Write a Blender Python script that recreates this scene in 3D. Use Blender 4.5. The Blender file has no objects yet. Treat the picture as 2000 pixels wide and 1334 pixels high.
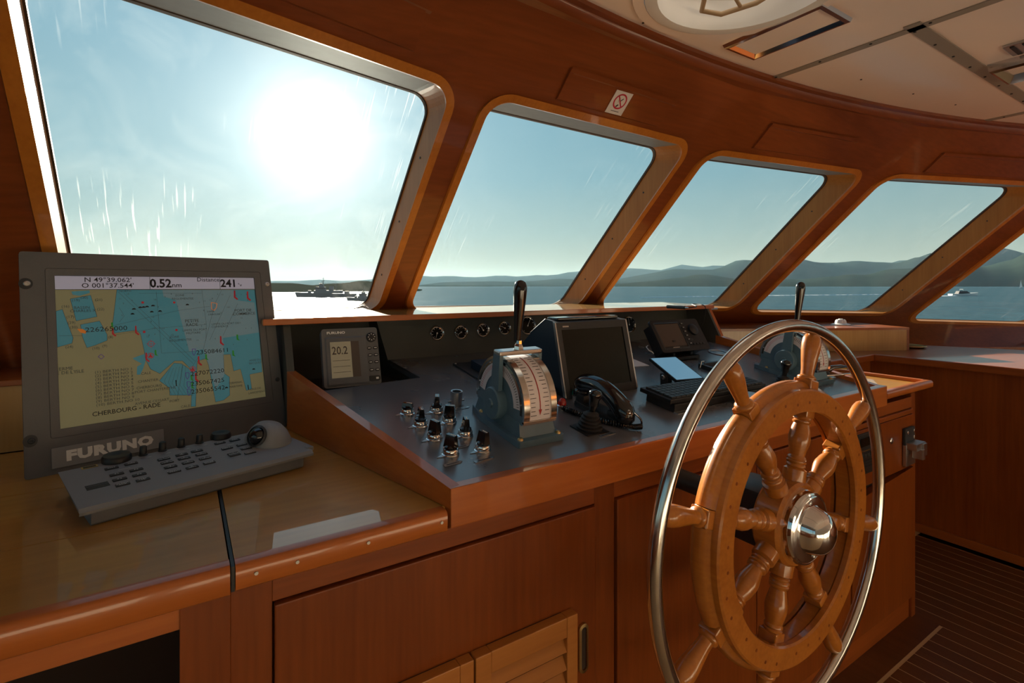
import bpy, bmesh, math, random
import numpy as np
from mathutils import Matrix, Vector
random.seed(7)
SC = bpy.context.scene
COL = SC.collection
PI = math.pi
# ------------------------------------------------------------------ camera
# ship frame: x to starboard, y towards the bow, z up; deck at z = 0
YAW = math.atan2(1000, 1560)
EYE = 1.35
cam = bpy.data.cameras.new('camera')
cam.sensor_width = 36.0
cam.lens = 18.0
cam.shift_y = -109 / 2000
cam.clip_start = 0.02
cam.clip_end = 60000
camo = bpy.data.objects.new('camera', cam)
camo.location = (0, 0, EYE)
camo.rotation_euler = (PI / 2, 0, -YAW)
COL.objects.link(camo)
SC.camera = camo
# ------------------------------------------------------------------ sky, sun, exposure
SUN = Vector((.2115, 1.052, .298)).normalized()
vs = SC.view_settings
vs.view_transform = 'Standard'
vs.look = 'None'
vs.gamma = 1
vs.use_curve_mapping = False
vs.exposure = 0.0
SC.cycles.max_bounces = 8
SC.cycles.volume_bounces = 0
SC.cycles.adaptive_threshold = .02
world = bpy.data.worlds.new('sky')
SC.world = world
world.use_nodes = True
nt = world.node_tree
nt.nodes.clear()
def N(t, kind, **kw):
    n = t.nodes.new(kind)
    for k, v in kw.items():
        if hasattr(n, k): setattr(n, k, v)
    return n
def math_n(t, op, a, b=None, clamp=False):
    n = t.nodes.new('ShaderNodeMath'); n.operation = op; n.use_clamp = clamp
    for i, x in enumerate((a, b)):
        if x is None: continue
        if isinstance(x, (int, float)): n.inputs[i].default_value = x
        else: t.links.new(x, n.inputs[i])
    return n.outputs[0]
geo = N(nt, 'ShaderNodeTexCoord')
sep = N(nt, 'ShaderNodeSeparateXYZ')
nt.links.new(geo.outputs['Generated'], sep.inputs[0])
ramp = N(nt, 'ShaderNodeValToRGB')
cr = ramp.color_ramp
stops = [(0.0, (.25, .30, .30)), (.5, (.46, .52, .42)), (.515, (.47, .53, .42)), (.55, (.36, .50, .48)), (.60, (.25, .44, .50)), (.68, (.19, .39, .49)), (.85, (.15, .31, .45)), (1, (.13, .27, .44))]
cr.elements[0].position = 0; cr.elements[1].position = 1
for p, c in stops[1:-1]: cr.elements.new(p)
for e, (p, c) in zip(cr.elements, stops): e.position = p; e.color = (*c, 1)
el = math_n(nt, 'MULTIPLY_ADD', sep.outputs[2], .5)
el.node.inputs[2].default_value = .5
nt.links.new(el, ramp.inputs[0])
dot = N(nt, 'ShaderNodeVectorMath', operation='DOT_PRODUCT')
nt.links.new(geo.outputs['Generated'], dot.inputs[0]); dot.inputs[1].default_value = SUN
ang = math_n(nt, 'ARCCOSINE', math_n(nt, 'MINIMUM', dot.outputs['Value'], .999999))
def falloff(w, p):
    q = math_n(nt, 'POWER', math_n(nt, 'DIVIDE', ang, w), p)
    return math_n(nt, 'EXPONENT', math_n(nt, 'MULTIPLY', q, -1))
core = math_n(nt, 'MULTIPLY', falloff(.045, .80), 3.0)
halo = math_n(nt, 'MULTIPLY', falloff(.24, 1.3), .24)
wide = math_n(nt, 'ADD', math_n(nt, 'MULTIPLY', falloff(.9, 1.6), .38), .80)
mulc = N(nt, 'ShaderNodeVectorMath', operation='SCALE')
nt.links.new(ramp.outputs[0], mulc.inputs[0]); nt.links.new(wide, mulc.inputs['Scale'])
glow = math_n(nt, 'ADD', core, halo)
gcol = N(nt, 'ShaderNodeVectorMath', operation='SCALE')
gcol.inputs[0].default_value = (1.0, .97, .86); nt.links.new(glow, gcol.inputs['Scale'])
addc = N(nt, 'ShaderNodeVectorMath', operation='ADD')
nt.links.new(mulc.outputs[0], addc.inputs[0]); nt.links.new(gcol.outputs[0], addc.inputs[1])
bg = N(nt, 'ShaderNodeBackground')
nt.links.new(addc.outputs[0], bg.inputs[0]); bg.inputs[1].default_value = 1.0
wo = N(nt, 'ShaderNodeOutputWorld')
nt.links.new(bg.outputs[0], wo.inputs[0])
sun = bpy.data.lights.new('sun', 'SUN')
sun.energy = 19.0
sun.color = (1, .86, .66)
sun.angle = math.radians(.6)
suno = bpy.data.objects.new('sun', sun)
suno.rotation_euler = (-SUN).to_track_quat('-Z', 'Y').to_euler()
COL.objects.link(suno)
# ------------------------------------------------------------------ materials
def srgb(r, g, b):
    f = lambda v: (v / 255 / 12.92) if v / 255 <= .04045 else ((v / 255 + .055) / 1.055) ** 2.4
    return (f(r), f(g), f(b), 1)
def c4(c): return (*c, 1) if len(c) == 3 else c
MATS = {}
def base(name, col=(.5, .5, .5), rough=.5, metal=0, coat=0, emit=None, es=1, spec=.5, trans=0):
    m = bpy.data.materials.new(name); m.use_nodes = True
    p = m.node_tree.nodes['Principled BSDF']
    p.inputs['Base Color'].default_value = c4(col)
    p.inputs['Roughness'].default_value = rough
    p.inputs['Metallic'].default_value = metal
    p.inputs['Coat Weight'].default_value = coat
    p.inputs['Coat Roughness'].default_value = .06
    p.inputs['Specular IOR Level'].default_value = spec
    if emit:
        p.inputs['Emission Color'].default_value = c4(emit); p.inputs['Emission Strength'].default_value = es
    MATS[name] = m
    return m
def vary(name, scale=20, amt=.15, bump=0, bscale=None, rough_amt=0):
    """fine procedural colour variation, roughness wear and relief on a plain material"""
    m = MATS[name]; t = m.node_tree; p = t.nodes['Principled BSDF']
    tc = N(t, 'ShaderNodeTexCoord'); no = N(t, 'ShaderNodeTexNoise')
    no.inputs['Scale'].default_value = scale; no.inputs['Detail'].default_value = 5
    t.links.new(tc.outputs['Object'], no.inputs['Vector'])
    mx = N(t, 'ShaderNodeMix', data_type='RGBA')
    c = p.inputs['Base Color'].default_value
    mx.inputs['A'].default_value = (c[0] * (1 - amt), c[1] * (1 - amt), c[2] * (1 - amt), 1)
    mx.inputs['B'].default_value = (min(1, c[0] * (1 + amt)), min(1, c[1] * (1 + amt)), min(1, c[2] * (1 + amt)), 1)
    t.links.new(no.outputs[0], mx.inputs['Factor']); t.links.new(mx.outputs['Result'], p.inputs['Base Color'])
    if rough_amt:
        r = p.inputs['Roughness'].default_value
        mr = N(t, 'ShaderNodeMapRange'); mr.inputs['To Min'].default_value = max(.02, r - rough_amt); mr.inputs['To Max'].default_value = r + rough_amt
        t.links.new(no.outputs[0], mr.inputs['Value']); t.links.new(mr.outputs[0], p.inputs['Roughness'])
    if bump:
        n2 = N(t, 'ShaderNodeTexNoise'); n2.inputs['Scale'].default_value = bscale or scale * 5
        t.links.new(tc.outputs['Object'], n2.inputs['Vector'])
        b = N(t, 'ShaderNodeBump'); b.inputs['Strength'].default_value = bump; b.inputs['Distance'].default_value = .001
        t.links.new(n2.outputs[0], b.inputs['Height']); t.links.new(b.outputs[0], p.inputs['Normal'])
    return m
def wood(name, dark, light, axis='x', scale=1.0, rough=.35, coat=.6, fig=.5, coatr=.06):
    """varnished timber: long fibres along one axis, broader figure, pores"""
    m = base(name, light, rough, coat=coat)
    t = m.node_tree; p = t.nodes['Principled BSDF']
    p.inputs['Coat Roughness'].default_value = coatr
    p.inputs['Specular IOR Level'].default_value = .3
    tc = N(t, 'ShaderNodeTexCoord'); mp = N(t, 'ShaderNodeMapping')
    st = {'x': (.06, 1, 1), 'y': (1, .06, 1), 'z': (1, 1, .06)}[axis]
    mp.inputs['Scale'].default_value = [s * scale for s in st]
    t.links.new(tc.outputs['Object'], mp.inputs[0])
    n1 = N(t, 'ShaderNodeTexNoise'); n1.inputs['Scale'].default_value = 9; n1.inputs['Detail'].default_value = 4; n1.inputs['Distortion'].default_value = .6
    n2 = N(t, 'ShaderNodeTexNoise'); n2.inputs['Scale'].default_value = 90; n2.inputs['Detail'].default_value = 6
    n3 = N(t, 'ShaderNodeTexNoise'); n3.inputs['Scale'].default_value = 1.7; n3.inputs['Detail'].default_value = 2
    for n in (n1, n2): t.links.new(mp.outputs[0], n.inputs['Vector'])
    t.links.new(tc.outputs['Object'], n3.inputs['Vector'])
    f = math_n(t, 'ADD', math_n(t, 'MULTIPLY', n1.outputs[0], fig), math_n(t, 'MULTIPLY', n2.outputs[0], .38))
    f = math_n(t, 'ADD', f, math_n(t, 'MULTIPLY', n3.outputs[0], .3))
    r = N(t, 'ShaderNodeValToRGB'); e = r.color_ramp.elements
    e[0].position = .34; e[0].color = c4(dark); e[1].position = .78; e[1].color = c4(light)
    t.links.new(f, r.inputs[0]); t.links.new(r.outputs[0], p.inputs['Base Color'])
    b = N(t, 'ShaderNodeBump'); b.inputs['Strength'].default_value = .12; b.inputs['Distance'].default_value = .0006
    t.links.new(n2.outputs[0], b.inputs['Height']); t.links.new(b.outputs[0], p.inputs['Normal'])
    return m
wood('mahogany_x', (.17, .036, .007), (.35, .090, .017), 'x', coat=.35)
wood('mahogany_y', (.17, .036, .007), (.35, .090, .017), 'y', coat=.35)
wood('mahogany_z', (.135, .026, .0035), (.27, .064, .009), 'z', coat=.25)
wood('wall_wood', (.125, .027, .007), (.26, .066, .016), 'x', .8, coat=.4)
wood('edge_wood', (.32, .075, .012), (.54, .155, .028), 'x')
wood('edge_wood_y', (.32, .075, .012), (.54, .155, .028), 'y')
wood('trim_wood', (.36, .11, .012), (.58, .21, .03), 'z')
wood('jamb_wood', (.30, .110, .020), (.44, .19, .042), 'z', coat=.05, rough=.5)
wood('teak_top', (.36, .165, .028), (.56, .29, .058), 'x', .7, rough=.38, coat=.9, coatr=.02)
wood('teak_panel', (.36, .19, .05), (.52, .30, .10), 'z')
wood('louvre_wood', (.34, .11, .02), (.52, .20, .04), 'x', rough=.5, coat=.1)
wood('wheel_wood', (.31, .085, .010), (.54, .19, .028), 'z', 1.4, rough=.3, coat=.8, coatr=.1)
wood('deck_wood', (.075, .026, .008), (.14, .050, .016), 'y', 1.0, rough=.45, coat=.2)
base('caulk', (.50, .36, .20), .6)
base('inside_shade', (.03, .012, .006), .7)  # near-black colour standing in for shade inside openings, gaps and recesses
base('black', (.012, .012, .013), .45); vary('black', 30, .3)
base('black_gloss', (.008, .008, .009), .12, coat=.5)
base('rubber', (.015, .015, .016), .6)
base('gasket', (.05, .03, .018), .6)
base('desk_black', (.115, .123, .140), .27, coat=0, spec=.5); MATS['desk_black'].node_tree.nodes['Principled BSDF'].inputs['IOR'].default_value = 2.3; vary('desk_black', 8, .12, rough_amt=.015); MATS['desk_black'].node_tree.nodes['Principled BSDF'].inputs['Coat Roughness'].default_value = .26
base('dash_black', (.060, .064, .056), .55); vary('dash_black', 12, .2)
base('chrome', (.80, .80, .80), .08, 1)
base('chrome_worn', (.62, .60, .57), .16, 1); vary('chrome_worn', 60, .12, rough_amt=.06)
base('steel', (.52, .52, .52), .32, 1)
base('brass', (.55, .40, .18), .3, 1)
base('blue_paint', (.095, .170, .225), .38, coat=.1, spec=.35); vary('blue_paint', 40, .15, .15, 300)
base('navy', (.016, .03, .05), .4)
base('grey_plastic', (.135, .137, .140), .5, spec=.3); vary('grey_plastic', 40, .05, .25, 900)
base('grey_light', (.25, .26, .27), .5, spec=.3); vary('grey_light', 40, .04, .25, 900)
base('dark_plastic', (.03, .032, .035), .5)
base('white_paint', (.80, .80, .78), .5)
base('print_white', (.85, .85, .82), .5)
base('print_black', (.015, .015, .018), .5)
base('print_red', (.55, .02, .05), .5)
base('scale_red', (.35, .02, .015), .5)
base('scale_white', (.72, .68, .70), .45)
base('sign_paper', (.74, .70, .68), .5)
base('red_lens', (.45, .02, .015), .15, coat=.6)
base('green_lens', (.01, .20, .16), .15, coat=.6)
base('ceiling_paint', (.93, .80, .73), .28, coat=.3); vary('ceiling_paint', 3, .04)
base('bulkhead_paint', (.80, .72, .60), .6); vary('bulkhead_paint', 3, .04)
base('ceiling_strip', (.30, .27, .23), .35)
base('grey_metal', (.20, .21, .22), .5, spec=.3); vary('grey_metal', 25, .15)
base('hatch_white', (.80, .78, .76), .5); vary('hatch_white', 12, .06)
base('hatch_lid', (.80, .78, .76), .5)
_t = MATS['hatch_lid'].node_tree; _a = N(_t, 'ShaderNodeBsdfTranslucent'); _a.inputs[0].default_value = (.8, .76, .72, 1); _m = N(_t, 'ShaderNodeMixShader'); _m.inputs[0].default_value = .55
_t.links.new(_t.nodes['Principled BSDF'].outputs[0], _m.inputs[1]); _t.links.new(_a.outputs[0], _m.inputs[2]); _t.links.new(_m.outputs[0], _t.nodes['Material Output'].inputs[0])
base('strap', (.40, .27, .15), .6)
base('paper', (.72, .73, .75), .7)
base('coat_white', (.75, .75, .72), .5)
base('lcd_tan', (.20, .165, .10), .35, emit=(.20, .165, .10), es=.35)
base('lcd_brown', (.075, .055, .045), .35)
base('screen_dark', (.006, .008, .006), .15, spec=.25)
base('mirror_glass', (.80, .82, .84), .03, 1)
base('scr_land', (.10, .09, .045), .35, emit=(.20, .175, .085), es=.38)
base('scr_water', (.03, .11, .13), .35, emit=(.06, .235, .275), es=.30)
base('scr_deep', (.06, .10, .105), .35, emit=(.14, .21, .22), es=.38)
base('scr_head', (.16, .15, .17), .35, emit=(.36, .33, .38), es=.45)
base('scr_black', (.008, .008, .010), .35)
base('scr_line', (.05, .06, .065), .35)
base('scr_red', (.25, .015, .02), .35, emit=(.3, .01, .02), es=.3)
base('scr_green', (.02, .16, .02), .35, emit=(.02, .2, .02), es=.3)
base('scr_orange', (.45, .13, .02), .35, emit=(.5, .15, .02), es=.3)
base('scr_purple', (.06, .02, .16), .35, emit=(.06, .02, .18), es=.3)
# ------------------------------------------------------------------ mesh helpers
I4 = Matrix.Identity(4)
def T(x, y, z): return Matrix.Translation((x, y, z))
def R(a, ax): return Matrix.Rotation(a, 4, ax)
def frame(o, ex, ey, ez):
    m = Matrix.Identity(4)
    for i, v in enumerate((ex, ey, ez)):
        for j in range(3): m[j][i] = v[j]
    for j in range(3): m[j][3] = o[j]
    return m
def along(p0, p1):
    p0 = Vector(p0); d = Vector(p1) - p0
    return Matrix.Translation(p0) @ d.to_track_quat('Z', 'Y').to_matrix().to_4x4(), d.length
class MB:
    def __init__(s): s.v = []; s.f = []
    def add(s, vs, fs, M=I4):
        k = len(s.v); s.v += [tuple(M @ Vector(v)) for v in vs]; s.f += [tuple(i + k for i in f) for f in fs]
        return s
    def box(s, x0, x1, y0, y1, z0, z1, bev=0, M=I4):
        if bev:
            bm = bmesh.new(); bmesh.ops.create_cube(bm, size=1)
            for v in bm.verts: v.co = Vector(((x0 + x1) / 2 + v.co.x * (x1 - x0), (y0 + y1) / 2 + v.co.y * (y1 - y0), (z0 + z1) / 2 + v.co.z * (z1 - z0)))
            bmesh.ops.bevel(bm, geom=bm.edges[:], offset=bev, segments=2, profile=.6, affect='EDGES')
            bm.verts.index_update()
            s.add([v.co[:] for v in bm.verts], [[v.index for v in f.verts] for f in bm.faces], M); bm.free()
            return s
        return s.add([(x0, y0, z0), (x1, y0, z0), (x1, y1, z0), (x0, y1, z0), (x0, y0, z1), (x1, y0, z1), (x1, y1, z1), (x0, y1, z1)],
                     [(3, 2, 1, 0), (4, 5, 6, 7), (0, 1, 5, 4), (1, 2, 6, 5), (2, 3, 7, 6), (3, 0, 4, 7)], M)
    def hexa(s, b, t):
        """eight corners: b bottom four, t top four, both counter-clockwise from above"""
        return s.add(list(b) + list(t), [(3, 2, 1, 0), (4, 5, 6, 7), (0, 1, 5, 4), (1, 2, 6, 5), (2, 3, 7, 6), (3, 0, 4, 7)])
    def lathe(s, prof, M=I4, n=24, a0=0, a1=None, cap=True):
        full = a1 is None; a1 = 2 * PI if full else a1
        cols = n if full else n + 1
        vs = []; fs = []
        for i in range(cols):
            a = a0 + (a1 - a0) * i / n
            for r, z in prof: vs.append((r * math.cos(a), r * math.sin(a), z))
        m = len(prof)
        for i in range(n):
            j = (i + 1) % cols
            for k in range(m - 1): fs.append((i * m + k, j * m + k, j * m + k + 1, i * m + k + 1))
        if full and cap and prof[0] != prof[-1]:
            if prof[0][0] > 1e-5: fs.append(tuple(i * m for i in range(cols))[::-1])
            if prof[-1][0] > 1e-5: fs.append(tuple(i * m + m - 1 for i in range(cols)))
        return s.add(vs, fs, M)
    def cyl(s, p0, p1, r0, r1=None, n=16):
        M, L = along(p0, p1)
        return s.lathe([(r0, 0), (r0 if r1 is None else r1, L)], M, n)
    def rod(s, p0, p1, r, n=12, cap=.3):
        M, L = along(p0, p1); c = r * cap
        return s.lathe([(r - c, 0), (r, c), (r, L - c), (r - c, L)], M, n)
    def tube(s, pts, r, n=8, closed=False, M=I4):
        pts = [Vector(p) for p in pts]; m = len(pts); vs = []; fs = []
        nrm = None
        for i, p in enumerate(pts):
            if closed: d = pts[(i + 1) % m] - pts[i - 1]
            else: d = pts[min(i + 1, m - 1)] - pts[max(i - 1, 0)]
            d.normalize()
            if nrm is None:
                nrm = d.orthogonal().normalized()
            else:
                nrm = (nrm - d * nrm.dot(d)).normalized()
            bn = d.cross(nrm); rr = r[i] if isinstance(r, (list, tuple)) else r
            for k in range(n):
                a = 2 * PI * k / n; vs.append(p + (nrm * math.cos(a) + bn * math.sin(a)) * rr)
        for i in range(m if closed else m - 1):
            j = (i + 1) % m
            for k in range(n): fs.append((i * n + k, i * n + (k + 1) % n, j * n + (k + 1) % n, j * n + k))
        if not closed: fs += [tuple(range(n))[::-1], tuple((m - 1) * n + k for k in range(n))]
        return s.add(vs, fs, M)
    def torus(s, R_, r, M=I4, n=48, k=10):
        return s.tube([(R_ * math.cos(2 * PI * i / n), R_ * math.sin(2 * PI * i / n), 0) for i in range(n)], r, k, True, M)
    def prism(s, poly, z0, z1, M=I4):
        n = len(poly)
        ar = sum(poly[i][0] * poly[(i + 1) % n][1] - poly[(i + 1) % n][0] * poly[i][1] for i in range(n))
        if ar < 0: poly = poly[::-1]
        vs = [(x, y, z0) for x, y in poly] + [(x, y, z1) for x, y in poly]
        fs = [tuple(range(n))[::-1], tuple(range(n, 2 * n))] + [(i, (i + 1) % n, n + (i + 1) % n, n + i) for i in range(n)]
        return s.add(vs, fs, M)
    def flat(s, poly, z=0, M=I4):
        return s.add([(x, y, z) for x, y in poly], [tuple(range(len(poly)))], M)
    def strip(s, la, lb, closed=True):
        n = len(la)
        return s.add(list(la) + list(lb), [(i, (i + 1) % n, n + (i + 1) % n, n + i) for i in range(n if closed else n - 1)])
    def fillring(s, outer, inner):
        bm = bmesh.new()
        for lp in (outer, inner):
            vv = [bm.verts.new(p) for p in lp]
            for i in range(len(vv)): bm.edges.new((vv[i], vv[(i + 1) % len(vv)]))
        bmesh.ops.triangle_fill(bm, edges=bm.edges[:], use_beauty=True)
        bm.verts.index_update()
        s.add([v.co[:] for v in bm.verts], [[v.index for v in f.verts] for f in bm.faces]); bm.free()
        return s
    def text(s, body, size, M=I4, align='CENTER', bold=0, sx=1, z=0, sp=1):
        cu = bpy.data.curves.new('t', 'FONT'); cu.body = body; cu.size = size; cu.align_x = align; cu.align_y = 'CENTER'; cu.offset = bold * size; cu.space_character = sp; cu.resolution_u = 2
        o = bpy.data.objects.new('t', cu); me = bpy.data.meshes.new_from_object(o)
        s.add([(v.co.x * sx, v.co.y, z) for v in me.vertices], [tuple(p.vertices) for p in me.polygons], M)
        bpy.data.objects.remove(o); bpy.data.curves.remove(cu); bpy.data.meshes.remove(me)
        return s
    def build(s, name, mat, parent=None, smooth=None, label=None, kind=None):
        me = bpy.data.meshes.new(name); me.from_pydata(s.v, [], s.f); me.materials.append(MATS[mat] if isinstance(mat, str) else mat)
        bm = bmesh.new(); bm.from_mesh(me); bmesh.ops.recalc_face_normals(bm, faces=bm.faces[:]); bm.to_mesh(me); bm.free()
        if smooth is not None:
            me.polygons.foreach_set('use_smooth', [True] * len(me.polygons)); me.set_sharp_from_angle(angle=math.radians(smooth))
        o = bpy.data.objects.new(name, me); COL.objects.link(o)
        if parent: o.parent = parent
        if label: o['label'] = label
        if kind: o['kind'] = kind
        return o
def tag(o, label=None, cat=None, group=None, kind=None):
    for k, v in (('label', label), ('category', cat), ('group', group), ('kind', kind)):
        if v: o[k] = v
    return o
def thing(name, label, cat, loc=(0, 0, 0), rot=None, group=None, kind=None):
    o = bpy.data.objects.new(name, None); COL.objects.link(o); o.empty_display_size = .05
    if isinstance(loc, Matrix): o.matrix_basis = loc
    else:
        o.location = loc
        if rot: o.rotation_euler = rot
    return tag(o, label, cat, group, kind)
def copy_tree(o, parent=None):
    c = o.copy(); COL.objects.link(c); c.parent = parent
    for ch in [x for x in bpy.data.objects if x.parent == o]: copy_tree(ch, c)
    return c
def rrect(w, h, r, n=5, cx=0, cy=0):
    out = []
    for sx, sy, a in ((1, 1, 0), (-1, 1, 90), (-1, -1, 180), (1, -1, 270)):
        for i in range(n + 1):
            q = math.radians(a + 90 * i / n); out.append((cx + sx * (w / 2 - r) + r * math.cos(q), cy + sy * (h / 2 - r) + r * math.sin(q)))
    return out
def circ(r, n=24, cx=0, cy=0, a0=0): return [(cx + r * math.cos(a0 + 2 * PI * i / n), cy + r * math.sin(a0 + 2 * PI * i / n)) for i in range(n)]
# ------------------------------------------------------------------ front wall with raked windows
FA = [-1.7, -.41, .757, 1.925, 3.13, 4.43, 5.75]
gq = lambda a: -.082 * a * a + .259 * a + 1.006
FB = [gq(a) + .008 for a in FA]
ZC = 2.2
KR = 1.03
def gl(a):
    """plan curve of the wall: flat bays, eased over 10 cm at each mullion"""
    y = float(np.interp(a, FA, FB)); r = .10
    for i in range(1, len(FA) - 1):
        x = abs(a - FA[i])
        if x < r:
            s1 = (FB[i] - FB[i - 1]) / (FA[i] - FA[i - 1]); s2 = (FB[i + 1] - FB[i]) / (FA[i + 1] - FA[i])
            y += (s2 - s1) / 2 * (r - x) ** 2 / (2 * r)
    return y
def WP(a, z, off=0.0): return (a, gl(a) + KR * (ZC - z) + off, z)
SL = math.sqrt(1 + KR * KR)
def wloop(a0, a1, zl, zr, zt, r, grow=0.0, off=0.0, dzt=0.0, dzb=0.0, n=8):
    """rounded quadrilateral on the raked wall; grow widens it in the wall plane"""
    out = []
    g = grow; gz = grow / SL; rz = (r + grow) / SL; ra = r + grow
    def zb(a): return zl + (zr - zl) * (a - a0) / (a1 - a0)
    for ca, top, ang in ((a1, 1, 0), (a0, 1, 90), (a0, 0, 180), (a1, 0, 270)):
        for i in range(n + 1):
            q = math.radians(ang + 90 * i / n)
            sa = 1 if ca == a1 else -1
            a = ca + sa * (g - ra) + ra * math.cos(q)
            if top: z = zt + dzt + gz - rz + rz * math.sin(q)
            else: z = zb(a) + dzb - gz + rz + rz * math.sin(q)
            out.append(WP(a, z, off))
    return out
WIN = [(-.27, .685, 1.235, 1.24, 1.945, .075), (.832, 1.838, 1.238, 1.226, 1.952, .08), (1.985, 3.05, 1.228, 1.20, 1.942, .08), (3.22, 4.335, 1.172, 1.145, 1.940, .085), (4.55, 5.60, 1.088, 1.052, 1.935, .085)]
wall = MB()
ez_ = .07
for i in range(len(FA) - 1):
    a0, a1 = FA[i] + (ez_ if i else 0), FA[i + 1] - (ez_ if i < len(FA) - 2 else 0)
    n = 6
    outer = [WP(a0 + (a1 - a0) * k / n, .86) for k in range(n + 1)] + [WP(a1 - (a1 - a0) * k / n, ZC + .04) for k in range(n + 1)]
    if i == 0: wall.add(outer, [tuple(range(len(outer)))])
    else: wall.fillring(outer, wloop(*WIN[i - 1]))
    if i:
        cs = np.linspace(FA[i] - ez_, FA[i] + ez_, 9)
        for c0, c1 in zip(cs, cs[1:]): wall.add([WP(c0, .86), WP(c1, .86), WP(c1, ZC + .04), WP(c0, ZC + .04)], [(0, 1, 2, 3)])
    p_, q_ = WP(FA[i], .86), WP(FA[i + 1], .86)
    wall.add([p_, q_, (q_[0], q_[1], -.05), (p_[0], p_[1], -.05)], [(0, 1, 2, 3)])
wf = wall.build('wall_front', 'wall_wood'); tag(wf, kind='structure')
bm = bmesh.new(); bm.from_mesh(wf.data); bmesh.ops.remove_doubles(bm, verts=bm.verts[:], dist=.0005); bm.to_mesh(wf.data); bm.free()
wf.data.polygons.foreach_set('use_smooth', [True] * len(wf.data.polygons)); wf.data.set_sharp_from_angle(angle=math.radians(20))
# dirty toughened glass: clear film, thin dust, wiper scratches and streaks
def glass_mat(name, dirt, scratch):
    m = bpy.data.materials.new(name); m.use_nodes = True; t = m.node_tree; t.nodes.clear()
    out = N(t, 'ShaderNodeOutputMaterial'); tr = N(t, 'ShaderNodeBsdfTransparent'); tr.inputs[0].default_value = (.955, .975, .97, 1)
    gl_ = N(t, 'ShaderNodeBsdfGlossy'); gl_.inputs['Roughness'].default_value = .02
    fr = N(t, 'ShaderNodeFresnel'); fr.inputs[0].default_value = 1.06
    mx = N(t, 'ShaderNodeMixShader'); t.links.new(fr.outputs[0], mx.inputs[0]); t.links.new(tr.outputs[0], mx.inputs[1]); t.links.new(gl_.outputs[0], mx.inputs[2])
    tl = N(t, 'ShaderNodeBsdfTranslucent'); tl.inputs[0].default_value = (.95, .95, .92, 1)
    tc = N(t, 'ShaderNodeTexCoord')
    n1 = N(t, 'ShaderNodeTexNoise'); n1.inputs['Scale'].default_value = 3.2; n1.inputs['Detail'].default_value = 7; n1.inputs['Roughness'].default_value = .65; n1.inputs['Distortion'].default_value = 1.2
    t.links.new(tc.outputs['Object'], n1.inputs['Vector'])
    mp = N(t, 'ShaderNodeMapping'); mp.inputs['Scale'].default_value = (150, 6, 6); t.links.new(tc.outputs['Object'], mp.inputs[0])
    n2 = N(t, 'ShaderNodeTexNoise'); n2.inputs['Scale'].default_value = 1; n2.inputs['Detail'].default_value = 1; t.links.new(mp.outputs[0], n2.inputs['Vector'])
    r2 = N(t, 'ShaderNodeMapRange'); r2.inputs['From Min'].default_value = .63; r2.inputs['From Max'].default_value = .72; t.links.new(n2.outputs[0], r2.inputs['Value'])
    n3 = N(t, 'ShaderNodeTexNoise'); n3.inputs['Scale'].default_value = 2.2; t.links.new(tc.outputs['Object'], n3.inputs['Vector'])
    r3 = N(t, 'ShaderNodeMapRange'); r3.inputs['From Min'].default_value = .45; r3.inputs['From Max'].default_value = .65; t.links.new(n3.outputs[0], r3.inputs['Value'])
    sc = math_n(t, 'MULTIPLY', math_n(t, 'MULTIPLY', r2.outputs[0], r3.outputs[0]), scratch)
    r1 = N(t, 'ShaderNodeMapRange'); r1.inputs['From Min'].default_value = .42; r1.inputs['From Max'].default_value = .8; r1.inputs['To Min'].default_value = dirt * .35; r1.inputs['To Max'].default_value = dirt * 2.4; t.links.new(n1.outputs[0], r1.inputs['Value'])
    f = math_n(t, 'ADD', r1.outputs[0], sc, True)
    m2 = N(t, 'ShaderNodeMixShader'); t.links.new(f, m2.inputs[0]); t.links.new(mx.outputs[0], m2.inputs[1]); t.links.new(tl.outputs[0], m2.inputs[2])
    t.links.new(m2.outputs[0], out.inputs[0]); MATS[name] = m
glass_mat('glass_dirty', .022, .22)
glass_mat('glass_clean', .004, .05)
OFF = .17
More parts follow.
